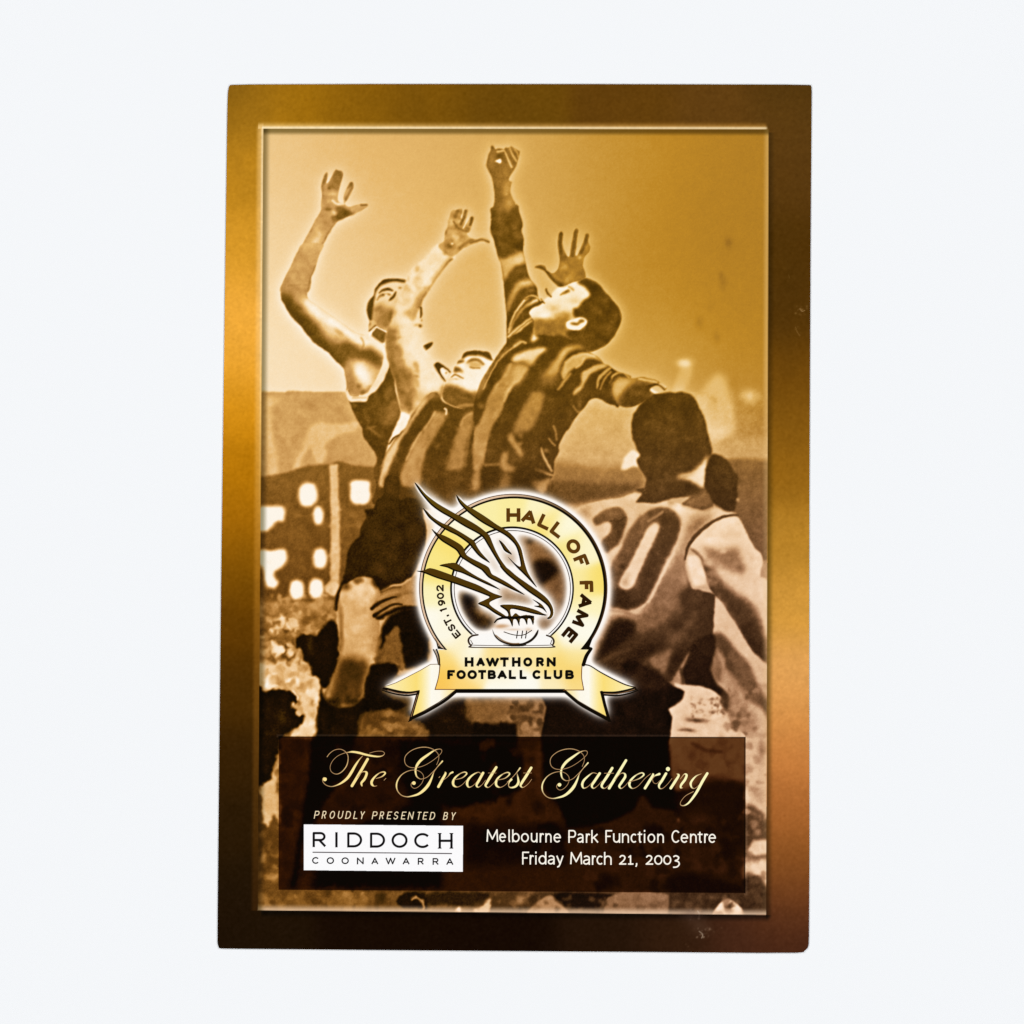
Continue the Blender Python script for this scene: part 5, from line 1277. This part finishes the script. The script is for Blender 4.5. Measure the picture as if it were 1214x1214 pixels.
    row(c, 'P1', [('C',183,280),('O',393,497),('O',606,710),('N',828,924),('A',1036,1134)], 897, 96, 1.35, bl, SPONSOR_REGION, .0105)
    row(c, 'P2', [('W',26,168),('A',272,370),('R',490,574),('R',703,788),('A',900,1000)], 906, 96, 1.35, bl, SPONSOR_REGION, .0105)
    # place and date
    wh = (255, 250, 238)
    row(c, 'X1', [('M',56,174),('e',180,252),('l',268,300),('b',310,388),('o',398,478),('u',496,564),('r',584,626),('n',640,704),('e',720,798),('P',868,948),('a',953,1024),('r',1042,1085),('k',1096,1168)], 236, 127, 1.8, wh, VENUE, .0085)
    row(c, 'X2', [('F',64,132),('u',140,212),('n',228,300),('c',314,378),('t',384,428),('i',440,466),('o',482,560),('n',578,646),('C',720,804),('e',810,888),('n',904,972),('t',980,1028),('r',1044,1083),('e',1086,1164)], 244, 127, 1.8, wh, VENUE, .0020)
    row(c, 'X1', [('F',410,480),('r',484,526),('i',534,560),('d',572,652),('a',662,738),('y',748,822),('M',886,1008),('a',1012,1088),('r',1102,1142),('c',1148,1216)], 456, 127, 1.8, wh, DATE, .0060)
    row(c, 'X2', [('h',50,128),('2',198,272),('1',284,342),(',',358,388),('2',462,538),('0',548,632),('0',638,720),('3',728,808)], 462, 127, 1.8, wh, DATE, .0020)

def render_print(c, detail_noise):
    """Everything printed on the sheet, from the sepia photograph to the last letter."""
    X, Y = c.X, c.Y
    c.lab[:] = PICTURE
    paint_scene_background(c)
    paint_left_player(c)
    paint_middle_player(c)
    paint_top_player(c)
    paint_right_player(c)
    paint_lower_left(c)
    # crisp local contrast of the print, then grain
    s = c.step
    T = c.T
    # the small unevenness of a real photograph: edges wander by a pixel or so, more in the blurred crowd
    crowd = smooth01((Y - 690) / 60.0) * (1 - np.clip(c.masks.get(RIGHT_PLAYER, 0 * T) + c.masks.get(MIDDLE_PLAYER, 0 * T), 0, 1))
    crowd = blur(crowd, 3.0 / s) * smooth01((640 - X) / 60.0)
    amp = (.26 + .75 * crowd) / s
    dx = amp * (.7 * sheet_noise(c, 4) + .6 * sheet_noise(c, 6)); dy = amp * (.7 * sheet_noise(c, 5) + .6 * sheet_noise(c, 7))
    jj, ii = np.mgrid[0:c.ny, 0:c.nx]
    fx = np.clip(ii + dx, 0, c.nx - 1.001); fy = np.clip(jj + dy, 0, c.ny - 1.001)
    i0 = fx.astype(int); j0 = fy.astype(int); u = fx - i0; v = fy - j0
    T = T[j0, i0] * (1 - u) * (1 - v) + T[j0, i0 + 1] * u * (1 - v) + T[j0 + 1, i0] * (1 - u) * v + T[j0 + 1, i0 + 1] * u * v
    T = blur(T, .55 / s)
    fig = np.clip(sum([v for k, v in c.masks.items() if k != PICTURE], np.zeros_like(T)), 0, 1)
    halo = np.maximum(blur(fig, 3.2 / s) * 1.1, blur(fig, 8.0 / s)) * (1 - fig) * np.clip((560 - Y) / 120.0, 0, 1)
    T = T + halo * .33 * np.clip(1.02 - T, 0, 1) ** .6
    T = T + .20 * (T - blur(T, 3.0 / s)) + .12 * (T - blur(T, 9.0 / s))
    g = blur(detail_noise(c), .55 / s)
    g = g / g.std()
    g2 = sheet_noise(c, 0)
    g3 = sheet_noise(c, 1)
    sky = (Y < 465) * np.clip(1 - sum(c.masks.values()), 0, 1) if c.masks else 0
    T = T + (.017 * (1 - .5 * sky) * g + (.020 * g2 + .014 * g3) * (1 - .8 * sky) * np.clip(T * 1.9, .35, 1)) * np.clip(1.25 - T, .15, 1)
    T = T + fig * (.020 * sheet_noise(c, 8) + .026 * sheet_noise(c, 9)) * np.clip(T * 2.2, .25, 1) * np.clip(1.3 - T, .3, 1)
    T = np.clip(T, 0, 1)
    deep = smooth01((Y - 560) / 240.0) * (1 - .35 * smooth01((X - 640) / 120.0) * smooth01((800 - Y) / 120.0))
    T = T ** (1 + .26 * deep)
    pic = ink(T, X, Y)
    # printed bevel inside the picture edge
    le, re, te, be = left_edge(Y), right_edge(Y), top_edge(X), bottom_edge(X)
    dl, dr, dt, db = X - le, re - X, Y - te, be - Y
    def toward(img, amount, col):
        return img + amount[..., None] * (np.asarray(col, dtype=float) - img)
    kb = smooth01(1 - db / 9.0) * .72
    pic = toward(pic, kb, (255, 222, 190))
    kr = (1 - smooth01((dr - 1.0) / 6.5)) * np.interp(Y, [150, 450, 620, 1090], [.38, .46, .26, .10])
    pic = toward(pic, kr, (244, 206, 146))
    kl = (1 - smooth01((dl - 1.0) / 8.5)) * .62
    pic = pic * (1 - kl[..., None] * np.array([.62, .64, .80]))
    kt = (1 - smooth01((dt - 2.5) / 6.5)) * .70
    pic = pic * (1 - kt[..., None] * np.array([.60, .62, .80]))
    # border of the cover
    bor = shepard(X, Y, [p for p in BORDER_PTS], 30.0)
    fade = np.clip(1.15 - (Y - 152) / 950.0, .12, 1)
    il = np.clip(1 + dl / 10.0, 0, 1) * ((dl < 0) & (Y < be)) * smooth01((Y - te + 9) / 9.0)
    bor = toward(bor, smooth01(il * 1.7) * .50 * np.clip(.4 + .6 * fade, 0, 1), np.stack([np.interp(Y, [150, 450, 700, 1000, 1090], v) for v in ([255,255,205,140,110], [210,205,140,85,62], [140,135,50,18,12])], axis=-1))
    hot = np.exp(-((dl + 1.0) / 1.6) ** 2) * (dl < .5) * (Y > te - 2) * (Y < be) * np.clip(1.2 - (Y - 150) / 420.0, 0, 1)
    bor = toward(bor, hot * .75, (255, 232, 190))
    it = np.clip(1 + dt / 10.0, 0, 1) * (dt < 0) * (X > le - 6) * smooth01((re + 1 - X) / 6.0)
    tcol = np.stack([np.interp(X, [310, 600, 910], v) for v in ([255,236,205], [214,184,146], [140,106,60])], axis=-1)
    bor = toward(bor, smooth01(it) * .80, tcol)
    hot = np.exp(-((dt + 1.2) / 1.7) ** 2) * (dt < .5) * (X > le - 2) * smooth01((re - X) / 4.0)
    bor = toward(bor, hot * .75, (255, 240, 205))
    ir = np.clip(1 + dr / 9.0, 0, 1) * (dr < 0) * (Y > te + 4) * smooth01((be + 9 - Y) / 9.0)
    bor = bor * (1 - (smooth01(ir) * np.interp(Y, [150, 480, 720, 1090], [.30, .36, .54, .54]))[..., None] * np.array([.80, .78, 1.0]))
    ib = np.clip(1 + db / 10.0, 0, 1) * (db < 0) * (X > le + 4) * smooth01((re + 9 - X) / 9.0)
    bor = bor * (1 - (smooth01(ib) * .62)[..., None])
    # worn spots and scratches on the border
    gb = sheet_noise(c, 2)
    gc = sheet_noise(c, 3)
    bor = bor * (1 + .009 * gb[..., None] + .009 * gc[..., None]) + .9 * gb[..., None]
    inside = np.minimum(np.minimum(dl, dr), np.minimum(dt, db))
    cov = np.clip(inside / max(s, .7) + .5, 0, 1)
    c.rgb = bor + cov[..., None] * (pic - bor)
    c.lab[inside <= 0] = BORDER
    for box, n_, size, cols, a_ in (((943,362,958,374),16,.9,((176,140,92),(140,104,60)),.55),((942,386,951,400),8,.7,((150,112,62),),.5),
                                    ((826,1100,843,1114),26,.9,((200,180,154),(150,122,98),(96,72,56)),.6),((816,1078,834,1098),14,.9,((170,140,120),(110,82,66)),.4),
                                    ((838,1100,856,1108),8,.8,((120,96,72),),.4),((810,1114,818,1128),7,.7,((110,80,58),),.45)):
        c.mottle(None, box, cols, a_, size, n_, seed=int(box[0]))
    for p, col, w, a in (([(948,366),(951,369),(954,368)],(186,150,104),.8,.6),([(943,388),(945,393),(948,398)],(150,112,62),.7,.6),([(935,326),(936,330)],(120,90,44),.7,.5),
                         ([(829,1104),(833,1108),(832,1112)],(214,196,172),1.0,.6),([(827,1080),(829,1083)],(235,214,196),1.2,.5)):
        c.line(None, p, col, w, .9, a=a)
    c.blob(None, (829,1098), (16,12), (96,72,58), .30)
    c.blob(None, (818,1086), (14,9), (90,64,56), .28)
    paint_crest(c)
    paint_crest_words(c)
    paint_panel(c)
    c.rgb[:] = np.clip(c.rgb, 0, 255)

STEP = 0.9; FINE = 0.45
GX, GY = 254.4, 95.4
NX, NY = int(715 / STEP), int(1040 / STEP)
def paper_grain(c):
    g = np.random.default_rng(int(abs(c.x0) * 7 + c.nx))
    return g.standard_normal((c.ny, c.nx))
SHEET = []
for sg in (1.8, 4.5, 1.1, 6.0, 1.7, 1.7, 4.0, 4.0, 2.6, 9.0):                     # noise tied to the sheet, shared by all its areas
    n_ = blur(RNG.standard_normal((NY + 160, NX + 160)), sg / STEP)
    SHEET.append(n_ / n_.std())
def sheet_noise(c, k):
    f = SHEET[k]
    fx = np.clip((c.x - GX) / STEP + 80, 0, f.shape[1] - 2.001); fy = np.clip((c.y - GY) / STEP + 80, 0, f.shape[0] - 2.001)
    i = fx.astype(int); j = fy.astype(int)
    u = (fx - i)[None, :]; v = (fy - j)[:, None]
    a = f[np.ix_(j, i)]; b = f[np.ix_(j, i + 1)]; d = f[np.ix_(j + 1, i)]; e = f[np.ix_(j + 1, i + 1)]
    return a * (1 - u) * (1 - v) + b * u * (1 - v) + d * (1 - u) * v + e * u * v
def cell(v, o): return int(round((v - o) / STEP))
CREST_BOX = (cell(440, GX), cell(560, GY), cell(768, GX), cell(868, GY))
PANEL_BOX = (cell(326, GX), cell(868, GY), cell(889, GX), cell(1064, GY))
# ------------------------------------------------------------------ PRINT END

# ------------------------------------------------------------------ from the photograph's pixels to the sheet
CT, ST = math.cos(TILT), math.sin(TILT)
def to_sheet(px, py, z=TOP):
    """Point of the plane z that the camera sees at a pixel of the photograph."""
    px = np.asarray(px, dtype=float); py = np.asarray(py, dtype=float)
    f = DIST / PX
    u = (px - 607.0) / f; v = (607.0 - py) / f
    # camera axes: right (1,0,0), up (0,cos,sin), forward (0,sin,-cos)
    dx = u; dy = v * CT + ST; dz = v * ST - CT
    t = (z - (TOP + DIST * CT)) / dz
    return t * dx, -DIST * ST + t * dy

# ------------------------------------------------------------------ materials
IRRADIANCE = 1.08            # light that a perfectly white sheet sends back under the lamps

def srgb_lin(c):
    c = np.asarray(c, dtype=float) / 255.0
    return np.where(c <= 0.04045, c / 12.92, ((c + 0.055) / 1.055) ** 2.4)

def printed_material():
    m = bpy.data.materials.new('printed_card'); m.use_nodes = True
    nt = m.node_tree; b = nt.nodes['Principled BSDF']
    a = nt.nodes.new('ShaderNodeVertexColor'); a.layer_name = 'ink'
    n = nt.nodes.new('ShaderNodeTexNoise'); n.inputs['Scale'].default_value = 2600.0; n.inputs['Detail'].default_value = 2.0
    tc = nt.nodes.new('ShaderNodeTexCoord')
    nt.links.new(tc.outputs['Object'], n.inputs['Vector'])
    mr = nt.nodes.new('ShaderNodeMapRange'); mr.inputs['To Min'].default_value = 0.965; mr.inputs['To Max'].default_value = 1.035
    nt.links.new(n.outputs['Fac'], mr.inputs['Value'])
    mx = nt.nodes.new('ShaderNodeVectorMath'); mx.operation = 'SCALE'
    nt.links.new(a.outputs['Color'], mx.inputs[0]); nt.links.new(mr.outputs['Result'], mx.inputs['Scale'])
    nt.links.new(mx.outputs['Vector'], b.inputs['Base Color'])
    b.inputs['Roughness'].default_value = 0.17
    b.inputs['Specular IOR Level'].default_value = 0.25
    n2 = nt.nodes.new('ShaderNodeTexNoise'); n2.inputs['Scale'].default_value = 900.0; n2.inputs['Detail'].default_value = 3.0
    nt.links.new(tc.outputs['Object'], n2.inputs['Vector'])
    bp = nt.nodes.new('ShaderNodeBump'); bp.inputs['Strength'].default_value = 0.012; bp.inputs['Distance'].default_value = 0.0002
    nt.links.new(n2.outputs['Fac'], bp.inputs['Height']); nt.links.new(bp.outputs['Normal'], b.inputs['Normal'])
    return m

def plain_material(name, col, rough, noise_scale, lo, hi, spec=0.3):
    m = bpy.data.materials.new(name); m.use_nodes = True
    nt = m.node_tree; b = nt.nodes['Principled BSDF']
    n = nt.nodes.new('ShaderNodeTexNoise'); n.inputs['Scale'].default_value = noise_scale; n.inputs['Detail'].default_value = 4.0
    tc = nt.nodes.new('ShaderNodeTexCoord'); nt.links.new(tc.outputs['Object'], n.inputs['Vector'])
    mr = nt.nodes.new('ShaderNodeMapRange'); mr.inputs['To Min'].default_value = lo; mr.inputs['To Max'].default_value = hi
    nt.links.new(n.outputs['Fac'], mr.inputs['Value'])
    mx = nt.nodes.new('ShaderNodeVectorMath'); mx.operation = 'SCALE'; mx.inputs[0].default_value = col
    nt.links.new(mr.outputs['Result'], mx.inputs['Scale']); nt.links.new(mx.outputs['Vector'], b.inputs['Base Color'])
    b.inputs['Roughness'].default_value = rough; b.inputs['Specular IOR Level'].default_value = spec
    return m

INK = printed_material()
PAPER = plain_material('page_paper', (0.80, 0.77, 0.70), 0.8, 400.0, 0.95, 1.0)
CARD = plain_material('cover_card', (0.045, 0.028, 0.012), 0.5, 300.0, 0.9, 1.1)
WHITE = plain_material('white_surface', (0.840, 0.862, 0.890), 0.9, 6.0, 0.996, 1.004, 0.0)

# ------------------------------------------------------------------ the white surface
def link(o, parent=None):
    COL.objects.link(o)
    if parent is not None:
        o.parent = parent
    return o
me = bpy.data.meshes.new('tabletop')
R_ = 3.0
me.from_pydata([(-R_, -R_, 0), (R_, -R_, 0), (R_, R_, 0), (-R_, R_, 0)], [], [(0, 1, 2, 3)])
me.materials.append(WHITE)
table = link(bpy.data.objects.new('tabletop', me)); table['kind'] = 'structure'

# ------------------------------------------------------------------ the booklet
booklet = link(bpy.data.objects.new('programme_booklet', None))
booklet.empty_display_size = 0.02
booklet['label'] = 'brown and gold programme booklet with a sepia football photo and gold crest on its cover'
booklet['category'] = 'booklet'

# outline of the sheet in pixels (traced: slightly bowed edges, rounded corners)
def sheet_left(y):  return np.interp(y, [100, 103, 110, 130, 400, 700, 1000, 1080, 1118, 1124], [273.5, 271.3, 270.3, 269.6, 266.0, 262.2, 259.0, 258.2, 258.0, 259.6])
def sheet_right(y): return np.interp(y, [100.5, 103, 110, 300, 600, 800, 1000, 1110, 1120, 1124, 1128], [961.0, 962.0, 962.2, 960.8, 959.4, 959.2, 959.6, 958.9, 958.6, 957.4, 953.0])
def sheet_top(x):   return np.interp(x, [258, 273, 300, 450, 700, 930, 962], [101.2, 100.8, 100.2, 99.7, 99.8, 100.4, 101.0])
def sheet_bottom(x): return np.interp(x, [258, 262, 300, 500, 760, 900, 945, 953, 957, 960], [1123.2, 1124.4, 1124.8, 1126.6, 1128.4, 1129.6, 1129.4, 1128.6, 1126.8, 1123.0])

def snapped(X, Y):
    x = np.clip(X, sheet_left(Y), sheet_right(Y))
    y = np.clip(Y, sheet_top(x), sheet_bottom(x))
    x = np.clip(x, sheet_left(y), sheet_right(y))
    return x, y

PATCHES = {}                                  # label -> list of (verts, quads, colours)
def take(canvas, keep, outline=False):
    p = canvas.pad
    sl = (slice(p, canvas.ny - p), slice(p, canvas.nx - p))
    X = canvas.X[sl]; Y = canvas.Y[sl]; rgb = canvas.rgb[sl]; lab = canvas.lab[sl]
    ny, nx = X.shape
    if outline:
        SX, SY = snapped(X, Y)
    else:
        SX, SY = X, Y
    wx, wy = to_sheet(SX, SY)
    co = np.stack([wx, wy, np.full_like(wx, TOP)], axis=-1).reshape(-1, 3)
    col = np.concatenate([np.clip(srgb_lin(rgb) / IRRADIANCE, 0, 1), np.ones((ny, nx, 1))], axis=-1).reshape(-1, 4)
    j, i = np.mgrid[0:ny - 1, 0:nx - 1]
    ids = j * nx + i
    q = np.stack([ids + nx, ids + nx + 1, ids + 1, ids], axis=-1)
    lb = lab[:-1, :-1].copy()
    ok = keep(i, j)
    if outline:                               # drop cells that collapsed onto the edge of the sheet
        ax = np.abs(SX[:-1, 1:] - SX[:-1, :-1]) + np.abs(SX[1:, 1:] - SX[1:, :-1])
        ay = np.abs(SY[1:, :-1] - SY[:-1, :-1]) + np.abs(SY[1:, 1:] - SY[:-1, 1:])
        ok = ok & (ax > 0.02) & (ay > 0.02)
    for k in np.unique(lb[ok]):
        qq = q[ok & (lb == k)]
        used = np.unique(qq)
        inv = np.zeros(co.shape[0], dtype=np.int64); inv[used] = np.arange(len(used))
        PATCHES.setdefault(int(k), []).append((co[used], inv[qq], col[used]))

full = Canvas(GX, GY, NX + 1, NY + 1, STEP, 24)
render_print(full, paper_grain)
boxes = (CREST_BOX, PANEL_BOX)
def outside_boxes(i, j):
    ok = np.ones(i.shape, dtype=bool)
    for b in boxes:
        ok &= ~((i >= b[0]) & (i < b[2]) & (j >= b[1]) & (j < b[3]))
    return ok
take(full, outside_boxes, outline=True)
for b in boxes:
    cv = Canvas(GX + b[0] * STEP, GY + b[1] * STEP, (b[2] - b[0]) * 2 + 1, (b[3] - b[1]) * 2 + 1, FINE, 64)
    render_print(cv, paper_grain)
    take(cv, lambda i, j: np.ones(i.shape, dtype=bool))

def patch_object(name, labels, parent, label=None):
    vs, qs, cs = [], [], []
    n = 0
    for k in labels:
        for v, q, c in PATCHES.get(k, []):
            vs.append(v); qs.append(q + n); cs.append(c); n += len(v)
    if not vs:
        return None
    v = np.concatenate(vs); q = np.concatenate(qs); c = np.concatenate(cs)
    me = bpy.data.meshes.new(name)
    me.vertices.add(len(v)); me.vertices.foreach_set('co', v.astype(np.float32).ravel())
    me.loops.add(q.size); me.loops.foreach_set('vertex_index', q.astype(np.int32).ravel())
    me.polygons.add(len(q)); me.polygons.foreach_set('loop_start', np.arange(0, q.size, 4, dtype=np.int32))
    try:
        me.polygons.foreach_set('loop_total', np.full(len(q), 4, dtype=np.int32))
    except Exception:
        pass
    at_ = me.color_attributes.new('ink', 'FLOAT_COLOR', 'POINT')
    at_.data.foreach_set('color', c.astype(np.float32).ravel())
    me.update(calc_edges=True)
    me.materials.append(INK)
    o = link(bpy.data.objects.new(name, me), parent)
    if label:
        o['label'] = label
    return o

front = patch_object('front_cover', [BORDER], booklet, 'brown and gold shaded border of the cover')
picture = patch_object('cover_photo', [PICTURE], booklet, 'sepia photo of a football match')
patch_object('player', [LEFT_PLAYER], picture, 'player in a dark singlet reaching up with one bent arm')
patch_object('player', [MIDDLE_PLAYER], picture, 'player in a striped jumper with head thrown back and one arm raised')
patch_object('player', [TOP_PLAYER], picture, 'player in a long-sleeved striped jumper raising a fist')
patch_object('player', [RIGHT_PLAYER], picture, 'player seen from behind with number 20 on his back')
patch_object('spectator', [SPECTATOR], picture, 'dark head behind the shoulder of the player with number 20')
patch_object('spectator', [CROWD_LEFT], picture, 'ragged dark onlooker beside the bare leg')
patch_object('spectator', [CROWD_LOW], picture, 'dark onlooker at the lower left edge of the photo')
crest = patch_object('crest', [RING], booklet, 'round gold hall of fame crest with a bird of prey')
patch_object('ribbon', [RIBBON], crest)
patch_object('bird_head', [FEATHERS], crest)
patch_object('football', [BALL], crest)
patch_object('lettering', [ARC_WORDS], crest, 'HALL OF FAME in brown capitals round the ring')
patch_object('lettering', [ARC_YEAR], crest, 'EST. 1902 in small capitals')
patch_object('lettering', [CLUB_WORDS], crest, 'two lines of black capitals on the ribbon')
panel = patch_object('caption_panel', [PANEL], booklet, 'dark see-through panel at the foot of the photo')
patch_object('title_lettering', [TITLE], panel, 'The Greatest Gathering in gold script')
patch_object('lettering', [PRESENTED], panel, 'PROUDLY PRESENTED BY in small italic capitals')
patch_object('lettering', [VENUE], panel, 'white line naming the venue')
patch_object('lettering', [DATE], panel, 'white line giving the date')
sponsor = patch_object('sponsor_box', [SPONSOR], booklet, 'white box with black capitals')
patch_object('lettering', [SPONSOR_NAME], sponsor, 'large black capitals')
patch_object('lettering', [SPONSOR_REGION], sponsor, 'small widely spaced black capitals')
patch_object('rule', [SPONSOR_RULE], sponsor)

# thickness: cover card, pages, back cover
ys = np.concatenate([np.linspace(100.9, 112, 12), np.linspace(120, 1110, 60), np.linspace(1113, 1128, 14)])
xs = np.linspace(276, 951, 60)
loop = []
L_ = [(float(sheet_left(y)), y) for y in ys if sheet_top(sheet_left(y)) <= y <= sheet_bottom(sheet_left(y))]
B_ = [(x, float(sheet_bottom(x))) for x in xs]
Rt_ = [(float(sheet_right(y)), y) for y in ys[::-1] if sheet_top(sheet_right(y)) <= y <= sheet_bottom(sheet_right(y))]
T_ = [(x, float(sheet_top(x))) for x in xs[::-1]]
loop = np.array(L_ + B_ + Rt_ + T_)
def slab(name, z0, z1, inset, mat, parent, label=None):
    c = loop.mean(axis=0)
    p = c + (loop - c) * (1 - inset / 350.0)
    wx, wy = to_sheet(p[:, 0], p[:, 1])
    n = len(wx)
    v = [(x, y, z0) for x, y in zip(wx, wy)] + [(x, y, z1) for x, y in zip(wx, wy)]
    f = [tuple(range(n - 1, -1, -1)) if False else tuple(range(n))[::-1], tuple(range(n, 2 * n))]
    f += [(k, (k + 1) % n, n + (k + 1) % n, n + k) for k in range(n)]
    me = bpy.data.meshes.new(name); me.from_pydata(v, [], f); me.materials.append(mat); me.update()
    import bmesh
    bm = bmesh.new(); bm.from_mesh(me); bmesh.ops.recalc_face_normals(bm, faces=bm.faces); bm.to_mesh(me); bm.free()
    o = link(bpy.data.objects.new(name, me), parent)
    if label: o['label'] = label
    return o
slab('cover_card', TOP - 0.00013, TOP - 0.00001, 0.15, CARD, booklet)
slab('pages', 0.00014, TOP - 0.00014, 1.6, PAPER, booklet, 'cream inner pages')
slab('back_cover', 0.00001, 0.00013, 0.15, CARD, booklet)
print('patches', {k: sum(len(q) for _, q, _ in v) for k, v in PATCHES.items()})
